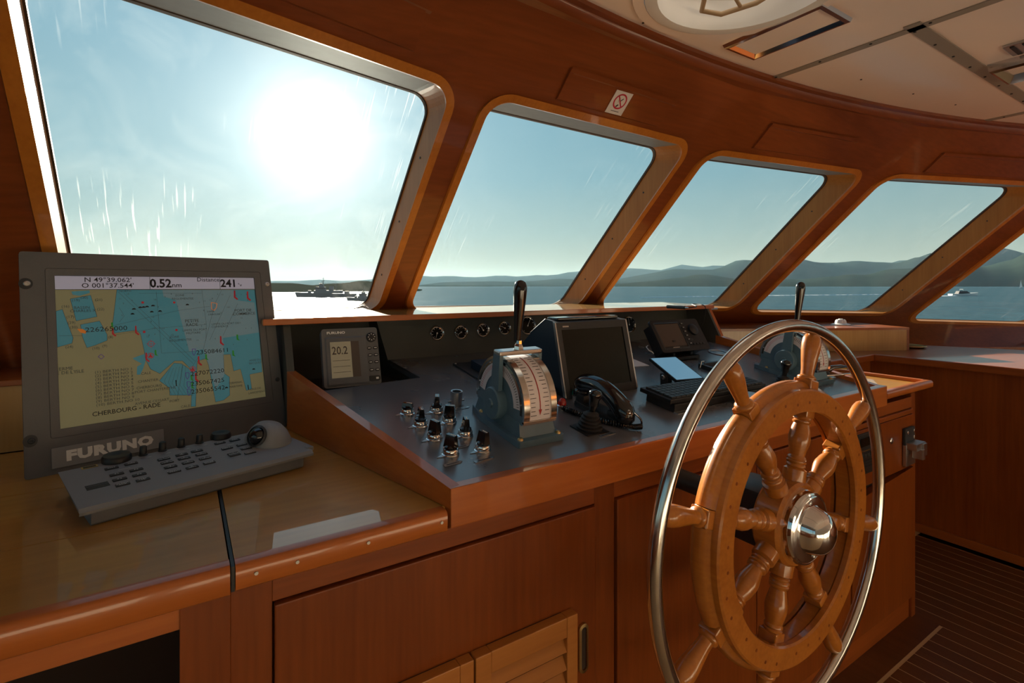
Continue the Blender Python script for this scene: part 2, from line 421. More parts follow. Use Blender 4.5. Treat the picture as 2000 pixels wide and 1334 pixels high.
for i, w in enumerate(WIN):
    wn = thing('window_%d' % (i + 1), None, None, WP((w[0] + w[1]) / 2, (w[2] + w[4]) / 2), kind='structure')
    o = Vector(wn.location)
    sub = lambda L: [tuple(Vector(p) - o) for p in L]
    lin = wloop(*w); lout = wloop(*w, off=OFF, dzt=.022, dzb=.012)
    n = len(lin); q = 9
    top = list(range(6, 12))           # header run of the loop
    jm = MB(); hd = MB()
    for k in range(n):
        f = [lin[k], lin[(k + 1) % n], lout[(k + 1) % n], lout[k]]
        (hd if 7 <= k < 10 else jm).add(sub(f), [(0, 1, 2, 3)])
    jm.build('jamb', 'jamb_wood', wn, 30); hd.build('header', 'grey_metal', wn, 30)
    # proud casing round the opening
    c1 = wloop(*w, grow=-.003, off=-.012); c2 = wloop(*w, grow=.026, off=-.012); c3 = wloop(*w, grow=.030, off=.004)
    MB().strip(sub(lin), sub(c1)).strip(sub(c1), sub(c2)).strip(sub(c2), sub(c3)).build('casing', 'trim_wood' if i else 'trim_wood', wn, 40)
    # rubber gasket and pane
    g1 = wloop(*w, grow=0, off=OFF - .012, dzt=.022, dzb=.012); g2 = wloop(*w, grow=-.005, off=OFF - .012, dzt=.022, dzb=.012); g3 = wloop(*w, grow=-.005, off=OFF + .003, dzt=.022, dzb=.012)
    MB().strip(sub(g1), sub(g2)).strip(sub(g2), sub(g3)).build('gasket', 'gasket', wn, 30)
    gp = wloop(*w, grow=.004, off=OFF, dzt=.022, dzb=.012)
    MB().add(sub(gp), [tuple(range(n))]).build('pane', 'glass_dirty' if i == 0 else 'glass_clean', wn)
    # bronze screw heads along the jamb
    for k, fz in enumerate((.22, .5, .78)):
        z = w[3] + (w[4] - w[3]) * fz; p = Vector(WP(w[1], z, OFF * .5)) - o
        MB().cyl(p + Vector((.002, 0, 0)), p - Vector((.002, 0, 0)), .004, n=8).build('screw', 'print_black', wn)
# shallow framed access panels above the windows (veneered, with a bead round three sides)
for k, (a0, a1, z0, z1) in enumerate([(1.085, 1.60, 1.987, 2.052), (2.215, 2.785, 1.982, 2.057), (3.43, 4.02, 1.973, 2.045), (.02, .53, 1.99, 2.065)]):
    cx = (a0 + a1) / 2
    d = .004
    m = MB()
    m.hexa([WP(a0, z0, -.008), WP(a1, z0, -.008), WP(a1, z0, .004), WP(a0, z0, .004)], [WP(a0, z1, -.008), WP(a1, z1, -.008), WP(a1, z1, .004), WP(a0, z1, .004)])
    pn = m.build('access_panel', 'wall_wood', wf)
    b = MB(); w_ = .016
    b.hexa([WP(a0 - w_, z1, -.016), WP(a1 + w_, z1, -.016), WP(a1 + w_, z1, .004), WP(a0 - w_, z1, .004)], [WP(a0 - w_, z1 + .012, -.016), WP(a1 + w_, z1 + .012, -.016), WP(a1 + w_, z1 + .012, .004), WP(a0 - w_, z1 + .012, .004)])
    b.hexa([WP(a0 - w_, z0, -.014), WP(a0, z0, -.014), WP(a0, z0, .004), WP(a0 - w_, z0, .004)], [WP(a0 - w_, z1, -.014), WP(a0, z1, -.014), WP(a0, z1, .004), WP(a0 - w_, z1, .004)])
    b.build('bead', 'wall_wood', pn)
# ------------------------------------------------------------------ ceiling
hx, hy, hr = 1.33, .85, .285
def front(a): return gq(a) - .005
ceil = MB().add([(-1.7, -2.6, ZC + .03), (5.75, -2.6, ZC + .03)] + [(a, front(a) + .1, ZC + .03) for a in np.linspace(5.75, -1.7, 40)], [tuple(range(42))])
# the backing has a round hole for the hatch: built as four slabs round it plus a ring
cb = MB()
ring = [(hx + hr * math.cos(2 * PI * i / 40), hy + hr * math.sin(2 * PI * i / 40), ZC + .012) for i in range(40)]
cb.fillring([(-1.7, -2.6, ZC + .012), (5.75, -2.6, ZC + .012)] + [(a, front(a) + .1, ZC + .012) for a in np.linspace(5.75, -1.7, 40)], ring)
ce = cb.build('ceiling', 'ceiling_strip'); tag(ce, kind='structure')
def cpanel(x0, x1, y0, y1=None, hole=False):
    """one painted panel; without y1 it runs up to the curved front moulding"""
    xs = np.linspace(x1, x0, 14)
    out = [(x0, y0), (x1, y0)] + ([(x1, y1), (x0, y1)] if y1 is not None else [(x, front(x) + .03) for x in xs])
    m = MB()
    if hole:
        rg = [(p[0], p[1]) for p in ring]
        m.fillring([(*p, ZC) for p in out], [(*p, ZC) for p in rg])
        m.strip([(*p, ZC) for p in out], [(*p, ZC + .012) for p in out])
    else: m.prism(out, ZC, ZC + .012)
    return m.build('ceiling_panel', 'ceiling_paint', ce)
G = .017
cpanel(.58 + G, 2.03 - G, -.76, None, True)
cpanel(2.03 + G, 3.47 - G, .70 + .022); cpanel(3.47 + G, 4.92, .70 + .022); cpanel(-.9, .58 - G, -.76)
cpanel(2.03 + G, 3.47 - G, -.76, .70 - .022); cpanel(3.47 + G, 4.92, -.76, .70 - .022)
cpanel(-.9, 2.03 - G, -2.6, -.80); cpanel(2.03 + G, 4.92, -2.6, -.80)
# metal cover strips over the joints, with screws
for (p0, p1, w_) in [((2.03, -.76), (2.03, gq(2.03)), .034), ((3.47, -.76), (3.47, gq(3.47)), .034), ((1.99, .70), (4.9, .70), .046), ((.58, -.76), (.58, gq(.58)), .034)]:
    d = Vector((p1[0] - p0[0], p1[1] - p0[1], 0)); L = d.length; d.normalize()
    M = frame((*p0, ZC), d, Vector((0, 0, 1)).cross(d), (0, 0, 1))
    st = MB().box(0, L, -w_ / 2, w_ / 2, -.004, .0, M=M).build('joint_strip', 'ceiling_strip', ce)
    m = MB()
    for q in np.arange(.06, L, .17): m.cyl(M @ Vector((q, w_ * .25, -.004)), M @ Vector((q, w_ * .25, -.0065)), .0045, n=8)
    m.build('screw', 'print_black', st, label='dark screw heads along the joint strip')
for p in [(2.35, 1.0), (2.72, .95), (3.05, .9), (1.25, 1.165)]:
    MB().cyl((*p, ZC), (*p, ZC - .002), .004, n=8).build('screw', 'print_black', ce)
# mahogany moulding where wall and ceiling meet
def mould(name, prof, num):
    xs = np.linspace(-1.7, 5.75, 50); vs = []; fs = []
    for x in xs:
        sl = -2 * .082 * x + .259; nrm = Vector((-sl, 1, 0)).normalized()
        for dy, dz in prof: vs.append((x + nrm.x * dy, gq(x) + nrm.y * dy, ZC + dz))
    m = len(prof)
    for i in range(len(xs) - 1):
        for k in range(m): fs.append((i * m + k, i * m + (k + 1) % m, (i + 1) * m + (k + 1) % m, (i + 1) * m + k))
    o = MB().add(vs, fs).build(name, 'wall_wood', None, 35); tag(o, kind='structure')
mould('trim_1', [(-.02, 0), (-.02, -.014), (-.006, -.02), (.0, -.034), (.012, -.045), (.09, -.045), (.09, 0)], 1)
# round deck hatch let into the ceiling
ht = thing('ceiling_hatch', 'round white deck hatch recessed in the ceiling, strap across it', 'hatch', (hx, hy, ZC))
MB().lathe([(hr - .005, .012), (hr - .004, -.010), (hr - .02, -.016), (hr - .04, -.012), (hr - .042, .06), (hr - .055, .10), (hr - .06, .10)], n=48, cap=False).build('coaming', 'hatch_white', ht, 40)
MB().lathe([(hr - .055, .095), (hr - .10, .115), (.10, .13), (0, .134)], n=48, cap=False).build('lid', 'hatch_lid', ht, 60)
MB().lathe([(hr + .035, -.0005), (hr + .03, -.008), (hr - .002, -.008), (hr - .002, 0)], n=48, cap=False).build('flange', 'ceiling_paint', ht, 40)
MB().torus(hr - .075, .004, T(0, 0, .095)).build('seal', 'strap', ht, 60)
MB().tube([(-.22, .02, .075), (-.1, .06, .055), (0.0, .14, .03), (.05, .19, .02), (.12, .17, .02), (.17, .08, .03), (.2, .0, .06)], .008, 8).build('strap', 'strap', ht, 60)
MB().tube([(.02, .14, .028), (.09, .10, .03), (.15, .12, .028)], .006, 8).build('buckle', 'strap', ht, 60)
def ceiling_frame(x0, x1, y0, y1, label, z=ZC, h=.012, w_=.028):
    t = thing('ceiling_light', label, 'light fitting', ((x0 + x1) / 2, (y0 + y1) / 2, z))
    a, b = (x1 - x0) / 2, (y1 - y0) / 2
    m = MB()
    def rc(i, zz): return [(-a + i, -b + i, zz), (a - i, -b + i, zz), (a - i, b - i, zz), (-a + i, b - i, zz)]
    lo = [rc(0, 0), rc(.004, -h), rc(w_ * .55, -h * 1.2), rc(w_, -.002)]
    for p, q in zip(lo, lo[1:]): m.strip(p, q)
    m.build('bezel', 'chrome', t)
    MB().box(-a + w_ - .002, a - w_ + .002, -b + w_ - .002, b - w_ + .002, -.004, -.001).build('diffuser', 'ceiling_paint', t)
    return t
ceiling_frame(1.603, 1.788, .785, 1.122, 'chrome framed ceiling light beside the round hatch')
t = ceiling_frame(2.60, 2.83, .30, .672, 'chrome framed ceiling light at the right edge past the joint strip', h=.03)
g = thing('ceiling_grille', 'small grey slotted grille on the ceiling at the right edge', 'grille', (2.56, .56, ZC))
g.location = (2.50, .52, ZC)
MB().box(-.06, .06, -.07, .07, -.010, 0, .003).build('plate', 'steel', g)
for k in range(4): MB().box(-.05, .05, -.055 + k * .032, -.043 + k * .032, -.013, -.0095).build('slot', 'print_black', g)
hk = thing('ceiling_hook', 'small chrome hook hanging by the curved ceiling moulding', 'hook', (3.52, .745, ZC))
MB().lathe([(.025, 0), (.025, -.004), (.012, -.008), (0, -.008)], n=20).build('rose', 'chrome', hk, 40)
MB().tube([(0, 0, -.005), (0, 0, -.05), (.012, 0, -.07), (.03, 0, -.065), (.034, 0, -.05)], .006).build('arm', 'chrome', hk, 60)
# no smoking notice stuck on the panel over the second window
sa, sb, sz0, sz1 = 1.296, 1.379, 1.986, 2.047
ex = (Vector(WP(sb, sz0)) - Vector(WP(sa, sz0))).normalized(); ey = (Vector(WP(sa, sz1)) - Vector(WP(sa, sz0))).normalized(); ez = ex.cross(ey)
Ms = frame(Vector(WP((sa + sb) / 2, (sz0 + sz1) / 2, -.0085 * 1.45)) , ex, ey, ez)
sw = (Vector(WP(sb, sz0)) - Vector(WP(sa, sz0))).length; sh = (Vector(WP(sa, sz1)) - Vector(WP(sa, sz0))).length
sg = thing('no_smoking_sign', 'white notice with red no smoking symbol above the second window', 'sign', Ms)
MB().box(-sw / 2, sw / 2, -sh / 2, sh / 2, -.001, .0006).build('card', 'sign_paper', sg)
rr_ = sw * .36; cy_ = sh * .07
m = MB(); ZD = .0009
m.strip([(x, y, ZD) for x, y in circ(rr_, 32, 0, cy_)], [(x, y, ZD) for x, y in circ(rr_ * .80, 32, 0, cy_)])
m.flat(rrect(rr_ * 1.65, rr_ * .17, .001), ZD, T(0, cy_, 0) @ R(math.radians(-48), 'Z'))
m.build('prohibition_ring', 'print_red', sg)
m = MB(); m.flat(rrect(.012, .006, .0005), ZD * .9, T(-.004, cy_ - .017, 0) @ R(math.radians(50), 'Z')); m.flat(rrect(.018, .004, .0005), ZD * .9, T(.004, cy_ + .006, 0) @ R(math.radians(50), 'Z'))
m.tube([(-.006, cy_ - .004, ZD), (-.009, cy_ + .004, ZD), (-.005, cy_ + .010, ZD)], .0005, 4)
m.build('cigarette', 'print_black', sg)
m = MB(); m.flat(rrect(.040, .0022, .0004), ZD, T(0, -sh * .37, 0)); m.build('caption', 'scr_line', sg)
# ------------------------------------------------------------------ deck with caulked planks, side walls
fl = MB().box(-1.7, 5.75, -2.6, 2.9, -.05, -.0012).build('floor', 'caulk'); tag(fl, kind='structure')
pw, gap = .0675, .0055
def plank(x0, x1, y0, y1): return MB().box(x0, x1, y0, y1, -.0012, 0).build('plank', 'deck_wood', fl)
x = 3.2 - pw * 33
while x < 3.34:
    plank(x + gap, x + pw, -2.5, .785 if x + pw < 2.545 else 1.15); x += pw
plank(.9, 2.530, .797, .90)
plank(3.3475, 3.40, -2.5, 1.15)
# side walls with long windows, and an unseen cream after bulkhead added to bounce the low sun indoors
for nm, xx, ym in (('wall_left', -1.72, .30), ('wall_right', 5.75, -.24)):
    w0 = MB().box(xx, xx + .03, -2.6, ym + 1.2, 0, 1.0).box(xx, xx + .03, -2.6, ym, 1.98, 2.24)
    for yy in (-2.6, -1.5, ym - .1): w0.box(xx, xx + .03, yy, yy + .1, 1.0, 1.98)
    tag(w0.build(nm, 'wall_wood'), kind='structure')
wb = MB().box(-1.72, 5.78, -2.66, -2.62, 0, 2.24).build('wall_back', 'bulkhead_paint'); tag(wb, kind='structure')
# ------------------------------------------------------------------ chart table on the left
ct = thing('chart_table', 'light teak chart table with mahogany edge under the large chart display', 'table', (-.6, 1.3, 0))
def sh(m, o): return T(*[-c for c in o.location])
class OB(MB):
    """builder in ship coordinates for a part of thing t"""
    def __init__(s, t): super().__init__(); s.t = t
    def build(s, name, mat, parent=None, smooth=None, label=None, kind=None):
        o = s.t.matrix_basis.inverted()
        s.v = [tuple(o @ Vector(v)) for v in s.v]
        return super().build(name, mat, parent or s.t, smooth, label, kind)
for y0, y1 in ((.884, 1.1035), (1.1055, 1.384), (1.387, 1.742)):
    OB(ct).box(-1.68, .057, y0, y1, .905, .935, .0006).build('top_board', 'teak_top')
OB(ct).box(-1.68, .057, .884, 1.90, .895, .904).build('subframe', 'black')
# rounded mahogany nosing
def nosing(t, x0, x1, y, z0, z1, mat='edge_wood'):
    prof = [(0, z0), (-.023, z0), (-.0262, z0 + .003), (-.0265, z1 - .007), (-.0235, z1 - .0015), (-.018, z1 + .001), (0, z1 + .001)]
    m = OB(t); vs = []; n = len(prof)
    for x in (x0, x1): vs += [(x, y + p[0], p[1]) for p in prof]
    m.add(vs, [(k, (k + 1) % n, n + (k + 1) % n, n + k) for k in range(n)] + [tuple(range(n)), tuple(range(n, 2 * n))])
    return m.build('nosing', mat, smooth=50)
nosing(ct, -1.68, .0575, .884, .893, .935)
OB(ct).box(-1.68, .0, .872, .895, .859, .894).build('apron', 'edge_wood')
OB(ct).box(-.005, .0585, .868, .90, 0, .893, .001).build('post', 'mahogany_z')
OB(ct).box(-1.68, -.006, 1.65, 1.67, 0, .895).box(-1.68, .0, .90, 1.65, -.0, .004).build('knee_hole_back', 'inside_shade')  # knee hole coloured dark for the shade under the table
OB(ct).box(-.006, .0, .90, 1.65, 0, .895).build('side_panel', 'inside_shade')
# shelf box behind the chart table
sb = thing('window_shelf', 'teak fronted shelf box behind the chart table under the large window', 'shelf', (-.6, 1.9, .93))
OB(sb).box(-1.68, .22, 1.745, 1.765, .937, 1.10).build('front_board', 'teak_panel')
OB(sb).box(-1.68, .22, 1.738, 2.16, 1.101, 1.116, .002).build('top_board', 'mahogany_x')
# ------------------------------------------------------------------ console cabinet (below the desk)
cc = thing('console_cabinet', 'mahogany console cabinet with louvred doors behind the wheel', 'cabinet', (1.3, 1.3, 0))
OB(cc).box(.0588, 2.528, .905, 1.75, .0, .893).build('carcass', 'mahogany_x')
def ff(x0, x1, z0, z1, y=.876, mat='mahogany_z', nm='face_frame', bev=.001): return OB(cc).box(x0, x1, y, .907, z0, z1, bev).build(nm, mat)
ff(.0588, .1165, .0, .893); ff(.783, .8445, .02, .893); ff(.1165, .783, .856, .893, mat='mahogany_x'); ff(.8445, 2.49, .856, .8985, mat='mahogany_x')
ff(2.49, 2.53, .0, .925, mat='mahogany_z', nm='corner_post', bev=.004)
ff(.1165, 2.49, .0, .09, y=.885, mat='mahogany_x', nm='plinth')
def door(x0, x1, z0, z1, y=.868, nm='door', mat='mahogany_z'):
    return OB(cc).box(x0, x1, y, .89, z0, z1, .0025).build(nm, mat)
d1 = door(.119, .7805, .095, .853)
d2 = door(.847, 1.40, .095, .853); d3 = door(1.404, 1.965, .095, .853)
d4 = door(1.97, 2.487, .835, .853, nm='rail', mat='mahogany_x')
d5 = door(1.97, 2.487, .625, .8325, nm='drawer_front')
d6 = OB(cc).hexa([(1.97, .868, .095), (2.487, .868, .095), (2.487, .89, .095), (1.97, .89, .095)], [(1.97, .862, .588), (2.487, .868, .618), (2.487, .89, .618), (1.97, .89, .588)]).build('door', 'mahogany_z')
OB(cc).box(1.97, 2.487, .893, .904, .58, .63).build('gap', 'inside_shade')  # dark strip painting the shade in the gap above the door
# louvred vents in the left door
def louvre(x0, x1, z0, z1, parent):
    y0 = .845; w_ = .034; xi, xj = x0 + w_, x1 - w_ * .85
    OB(cc).box(x0, xi, y0, .868, z0, z1, .002).build('louvre_stile', 'louvre_wood', parent)
    OB(cc).box(xj, x1, y0, .868, z0, z1, .002).build('louvre_stile', 'louvre_wood', parent)
    OB(cc).box(xi, xj, y0 + .0005, .868, z1 - .042, z1, .002).build('louvre_rail', 'louvre_wood', parent)
    OB(cc).box(xi, xj, y0 + .0005, .868, z0, z0 + .042, .002).build('louvre_rail', 'louvre_wood', parent)
    OB(cc).box(xi, xj, .8660, .8685, z0, z1).build('louvre_back', 'inside_shade', parent)  # dark sheet so the slits between slats read as shadow lines
    z = z1 - .046
    while z > z0 + .06:
        OB(cc).hexa([(xi, y0 + .0015, z - .027), (xj, y0 + .0015, z - .027), (xj, y0 + .0055, z - .029), (xi, y0 + .0055, z - .029)],
                    [(xi, .8605, z - .0035), (xj, .8605, z - .0035), (xj, .8645, z - .0045), (xi, .8645, z - .0045)]).build('slat', 'louvre_wood', parent)
        z -= .0375
louvre(.4615, .709, .24, .650, d1); louvre(.21, .4575, .24, .650, d1)
# recessed pull
m = OB(cc); M = frame((.741, .8665, .552), (1, 0, 0), (0, 0, 1), (0, -1, 0))
o1 = rrect(.026, .108, .0129, 8); o2 = rrect(.014, .094, .0069, 8)
m.strip([M @ Vector((*p, .004)) for p in o1], [M @ Vector((*p, .005)) for p in o2]).strip([M @ Vector((*p, .004)) for p in o1], [M @ Vector((*p, -.001)) for p in o1])
pl_ = m.build('pull_rim', 'brass', d1, 40)
OB(cc).flat(o2, .0022, M).build('pull_recess', 'inside_shade', d1)  # flat dark patch, the shade of the hollow put into its colour
# lock, latch and radio in the right hand drawer front
OB(cc).lathe([(.012, 0), (.012, .003), (.008, .006), (.0045, .006), (.004, .003), (0, .003)], frame((2.275, .866, .757), (1, 0, 0), (0, 0, 1), (0, -1, 0)), 24).build('key_lock', 'chrome', d5, 40)
M = frame((2.425, .866, .712), (1, 0, 0), (0, 0, 1), (0, -1, 0))
lt = OB(cc).box(-.045, .042, .01, .075, 0, .010, .002, M).build('latch_plate', 'dark_plastic', d5)
OB(cc).box(-.045, .042, -.072, .012, 0, .012, .002, M).build('latch_plate', 'steel', d5)
OB(cc).box(-.04, .045, -.005, .022, .010, .045, .002, M).box(-.012, .01, -.04, .0, .02, .055, .002, M).box(.01, .045, -.03, .018, .030, .050, .002, M).build('latch_body', 'steel', d5)
for p in ((-.03, .06), (.03, .06), (.03, .035)): OB(cc).lathe([(.007, .009), (.007, .013), (.003, .015), (0, .015)], M @ T(p[0], p[1], 0), 12).build('latch_screw', 'chrome', d5, 40)
rd = thing('console_radio', 'black radio set into the drawer front right of the wheel', 'radio', (2.09, .866, .745))
MB().box(-.085, .085, -.004, .02, -.072, .075, .002).build('faceplate', 'black', rd)
MB().box(-.07, .02, -.006, -.003, .03, .06).build('display', 'screen_dark', rd)
for k, (px, pz) in enumerate(((.05, .045), (.05, -.02))): MB().lathe([(.016, 0), (.015, .012), (0, .013)], T(px, -.004, pz) @ R(PI / 2, 'X'), 16).build('knob', 'dark_plastic', rd, 40)
for k in range(4): MB().box(-.072 + k * .026, -.052 + k * .026, -.007, -.003, -.01, .004, .001).build('button', 'dark_plastic', rd)
MB().box(-.06, .0, -.0066, -.003, .012, .016).build('legend', 'brass', rd)
for k in range(3): MB().box(-.07, .03, -.0062, -.003, -.05 + k * .011, -.045 + k * .011).build('grille_slot', 'print_black', rd)
# side worktop between chart table and console
sw_ = thing('side_worktop', 'teak worktop piece with screwed mahogany nosing left of the console', 'worktop', (.23, 1.2, .9))
OB(sw_).prism([(.0645, .884), (.432, .884), (.255, 1.742), (.0645, 1.742)], .897, .935).build('top_board', 'teak_top')
nosing(sw_, .0645, .409, .884, .897, .934, 'edge_wood')
OB(sw_).box(.0590, .0635, .86, 1.742, .897, .9345).build('joint_strip', 'black')
for x in (.092, .15, .262, .397):
    OB(sw_).cyl((x, .859, .917), (x, .8555, .917), .0028, n=10).build('screw', 'steel')
# ------------------------------------------------------------------ console top
KD = .139
def DZ(y): return .962 + KD * (y - .885)
co = thing('helm_console', 'black topped helm console framed in orange mahogany', 'console', (1.3, 1.3, .9))
OB(co).box(.416, 2.224, .858, .886, .900, .974, .0025).build('fascia', 'edge_wood')
def coam(p0, p1, th, zb0, zb1, zt0, zt1, nm, mat):
    d = Vector((p1[0] - p0[0], p1[1] - p0[1], 0)).normalized(); n_ = Vector((d.y, -d.x, 0)) * th
    a, b = Vector((*p0, 0)), Vector((*p1, 0))
    def q(p, z): return (p.x, p.y, z)
    return OB(co).hexa([q(a, zb0), q(a + n_, zb0), q(b + n_, zb1), q(b, zb1)], [q(a, zt0), q(a + n_, zt0), q(b + n_, zt1), q(b, zt1)]).build(nm, mat)
coam((.416, .8585), (.2515, 1.60), .024, .936, .936, .9735, 1.101, 'coaming', 'edge_wood_y')
coam((2.196, .8865), (2.258, 1.62), .026, .895, .895, .974, 1.101, 'coaming', 'edge_wood_y')
# sloping black desk with a niche cut out for the sounder
dk = [(.4385, .886), (2.196, .886), (2.256, 1.80), (.613, 1.80), (.641, 1.548), (.284, 1.515)]
m = OB(co); n = len(dk)
m.add([(x, y, DZ(y) - .02) for x, y in dk] + [(x, y, DZ(y)) for x, y in dk], [tuple(range(n))[::-1], tuple(range(n, 2 * n))] + [(i, (i + 1) % n, n + (i + 1) % n, n + i) for i in range(n)])
desk = m.build('desk_top', 'desk_black')
m = OB(co)
m.add([(.272, 1.5, 1.02), (.641, 1.53, 1.02), (.613, 1.9, 1.02), (.25, 1.9, 1.02), (.262, 1.5, 1.24), (.641, 1.53, 1.04), (.613, 1.9, 1.24), (.25, 1.9, 1.24)], [(0, 1, 2, 3), (2, 3, 7, 6)])
m.add([(.641, 1.548, DZ(1.548)), (.613, 1.78, DZ(1.78)), (.577, 1.80, 1.24), (.577, 1.9, 1.24), (.613, 1.9, 1.02), (.641, 1.548, 1.02)], [(0, 1, 5, 6) if False else (0, 1, 4, 5), (1, 2, 3, 4)])
m.build('niche', 'dash_black')
# gauge panel leaning back under the ledge
GP0, GP1 = (1.774, 1.0855), (1.800, 1.2355)
m = OB(co); m.hexa([(.613, GP0[0], GP0[1] - .004), (2.28, GP0[0], GP0[1] - .004), (2.28, GP0[0] + .02, GP0[1] - .004), (.613, GP0[0] + .02, GP0[1] - .004)],
                   [(.576, GP1[0], GP1[1]), (2.28, GP1[0], GP1[1]), (2.28, GP1[0] + .02, GP1[1]), (.576, GP1[0] + .02, GP1[1])]); m.build('gauge_panel', 'dash_black')
def cheek(x0, x1, mat, nm, edge):
    m = OB(co)
    prof = [(1.60, .95), (1.60, 1.10), (1.672, 1.2345), (1.98, 1.2345), (1.98, .95)]
    n = len(prof)
    m.add([(x0, *p) for p in prof] + [(x1, *p) for p in prof], [tuple(range(n)), tuple(range(n, 2 * n))] + [(i, (i + 1) % n, n + (i + 1) % n, n + i) for i in range(n)])
    return m.build(nm, mat)
cheek(.2515, .272, 'dash_black', 'cheek', 0)
cheek(2.258, 2.272, 'dash_black', 'cheek', 0); cheek(2.2725, 2.292, 'edge_wood_y', 'cheek_facing', 0)
lp = [(.195, 1.668), (2.296, 1.668)] + [(a, WP(a, 1.25)[1] + .03) for a in np.linspace(2.45, .195, 12)]
OB(co).prism(lp, 1.2352, 1.250).build('ledge', 'teak_top')
OB(co).box(.195, 2.296, 1.655, 1.668, 1.2325, 1.2515, .002).build('ledge_nosing', 'edge_wood')
OB(co).box(.25, 2.27, 1.93, 1.95, .95, 1.235).box(.24, 2.27, 1.75, 1.93, .9, .95).build('back_board', 'inside_shade')
# small ledge with fiddle rail at the right end of the console
sl_ = thing('corner_ledge', 'small teak ledge with raised rail at the right end of the console', 'ledge', (2.43, 1.05, .9))
OB(sl_).box(2.2255, 2.63, .866, 1.36, .926, .938).build('board', 'teak_top')
nosing(sl_, 2.2255, 2.655, .884, .922, .950, 'edge_wood')
OB(sl_).box(2.631, 2.655, .884, 1.36, .922, .952, .003).build('rail', 'edge_wood_y')
OB(cc).box(2.528, 2.545, .91, 1.75, .0, .92).build('end_panel', 'mahogany_z')
# ------------------------------------------------------------------ starboard locker and counter
lk = thing('side_locker', 'long dark mahogany locker along the starboard side', 'locker', (4.0, .6, 0))
OB(lk).box(3.405, 3.43, -2.4, 1.40, .02, .922).build('side_panel', 'mahogany_z')
OB(lk).box(2.66, 3.405, 1.40, 1.425, .02, .922).build('front_panel', 'mahogany_z')
OB(lk).box(3.39, 3.405, -2.4, 1.395, .0, .045, .003).build('skirting', 'mahogany_y')
OB(lk).prism([(3.40, -2.4), (4.35, -2.4), (4.4, 1.0), (3.9, 2.05), (2.3, 2.35), (2.3, 1.95), (2.66, 1.40), (3.40, 1.40)], .9225, .948).build('counter', 'mahogany_x')
OB(lk).box(3.368, 3.402, -2.4, 1.366, .915, .953, .005).build('counter_edge', 'mahogany_y')
OB(lk).box(2.66, 3.402, 1.366, 1.40, .915, .953, .005).build('counter_edge', 'mahogany_x')
bx_ = thing('window_shelf', 'teak fronted shelf box under the window right of the console', 'shelf', (3.1, 1.8, .95))
p0, p1 = Vector((2.40, 2.045, 0)), Vector((3.776, 1.352, 0)); d = (p1 - p0).normalized(); n_ = Vector((-d.y, d.x, 0))
if n_.y < 0: n_ = -n_
for k in range(3):
    a = p0.lerp(p1, k / 3) + d * .0008; b = p0.lerp(p1, (k + 1) / 3) - d * .0008
    OB(bx_).hexa([(a.x, a.y, .949), (b.x, b.y, .949), ((b + n_ * .02).x, (b + n_ * .02).y, .949), ((a + n_ * .02).x, (a + n_ * .02).y, .949)], [(a.x, a.y, 1.077), (b.x, b.y, 1.077), ((b + n_ * .02).x, (b + n_ * .02).y, 1.077), ((a + n_ * .02).x, (a + n_ * .02).y, 1.077)]).build('front_board', 'teak_panel')
a, b = p0 - n_ * .006, p1 - n_ * .006 + d * .012
c_, e_ = b + n_ * .75, a + n_ * .30
OB(bx_).prism([(a.x, a.y), (b.x, b.y), (c_.x, c_.y), (e_.x, e_.y)], 1.0775, 1.092).build('top_board', 'mahogany_x')
c2 = p1 + n_ * .62
OB(bx_).hexa([(p1.x, p1.y, .949), ((p1 + d * .016).x, (p1 + d * .016).y, .949), ((c2 + d * .016).x, (c2 + d * .016).y, .949), (c2.x, c2.y, .949)], [(p1.x, p1.y, 1.077), ((p1 + d * .016).x, (p1 + d * .016).y, 1.077), ((c2 + d * .016).x, (c2 + d * .016).y, 1.077), (c2.x, c2.y, 1.077)]).build('end_board', 'mahogany_z')
# ------------------------------------------------------------------ ship's wheel
WM = frame((1.04, .573, .87), (1, 0, 0), (0, 0, 1), (0, -1, 0))
wh = thing('ship_wheel', "wooden eight spoked ship's wheel with chrome outer hoop and domed hub", 'wheel', WM)
MB().torus(.3985, .0128, n=96, k=14).build('hoop', 'chrome_worn', wh, 80, label='polished chrome hoop round the spoke handles')
def arcprof(pts): return pts
ROT = math.radians(-15)
fel = [(.232, -.020), (.230, -.006), (.231, .008), (.2335, .010), (.2335, .0125), (.272, .0125), (.2735, .010), (.280, .006), (.2845, -.004), (.2845, -.014), (.280, -.022), (.272, -.026), (.240, -.026), (.232, -.020)]
for k in range(8):
    a = ROT + k * PI / 4
    MB().lathe(fel, n=12, a0=a + .062, a1=a + PI / 4 - .062).build('felloe', 'wheel_wood', wh, 40)
MB().lathe([(.2265, .0126), (.2258, .023), (.2285, .0268), (.268, .0268), (.2715, .0235), (.2725, .0126), (.2265, .0126)], n=96).build('front_ring', 'wheel_wood', wh, 35)
MB().lathe([(.236, -.0262), (.236, -.034), (.268, -.034), (.272, -.0262), (.236, -.0262)], n=96).build('back_ring', 'wheel_wood', wh, 35)
for k in range(8):
    for da in (.16, .34, .51, .67):
        if da in (.16, .34, .51, .67):
            a = ROT + k * PI / 4 + da; r = .249 + (.006 if int(da * 100) % 2 else -.004)
            MB().lathe([(.0035, 0), (.0030, .0006), (0, .0008)], T(r * math.cos(a), r * math.sin(a), .0266), 10).build('plug', 'mahogany_z', wh)
inner = [(.0, .070), (.021, .070), (.0225, .084), (.022, .104), (.0155, .108), (.0185, .1105), (.0185, .1135), (.0165, .1155), (.019, .118), (.019, .121), (.0165, .123), (.0185, .1255), (.0180, .1285), (.0145, .132), (.0165, .142), (.0205, .158), (.0212, .168), (.0185, .186), (.0150, .197), (.0175, .200), (.0175, .203), (.0150, .205), (.0175, .2075), (.017, .211), (.0155, .213), (.0, .213)]
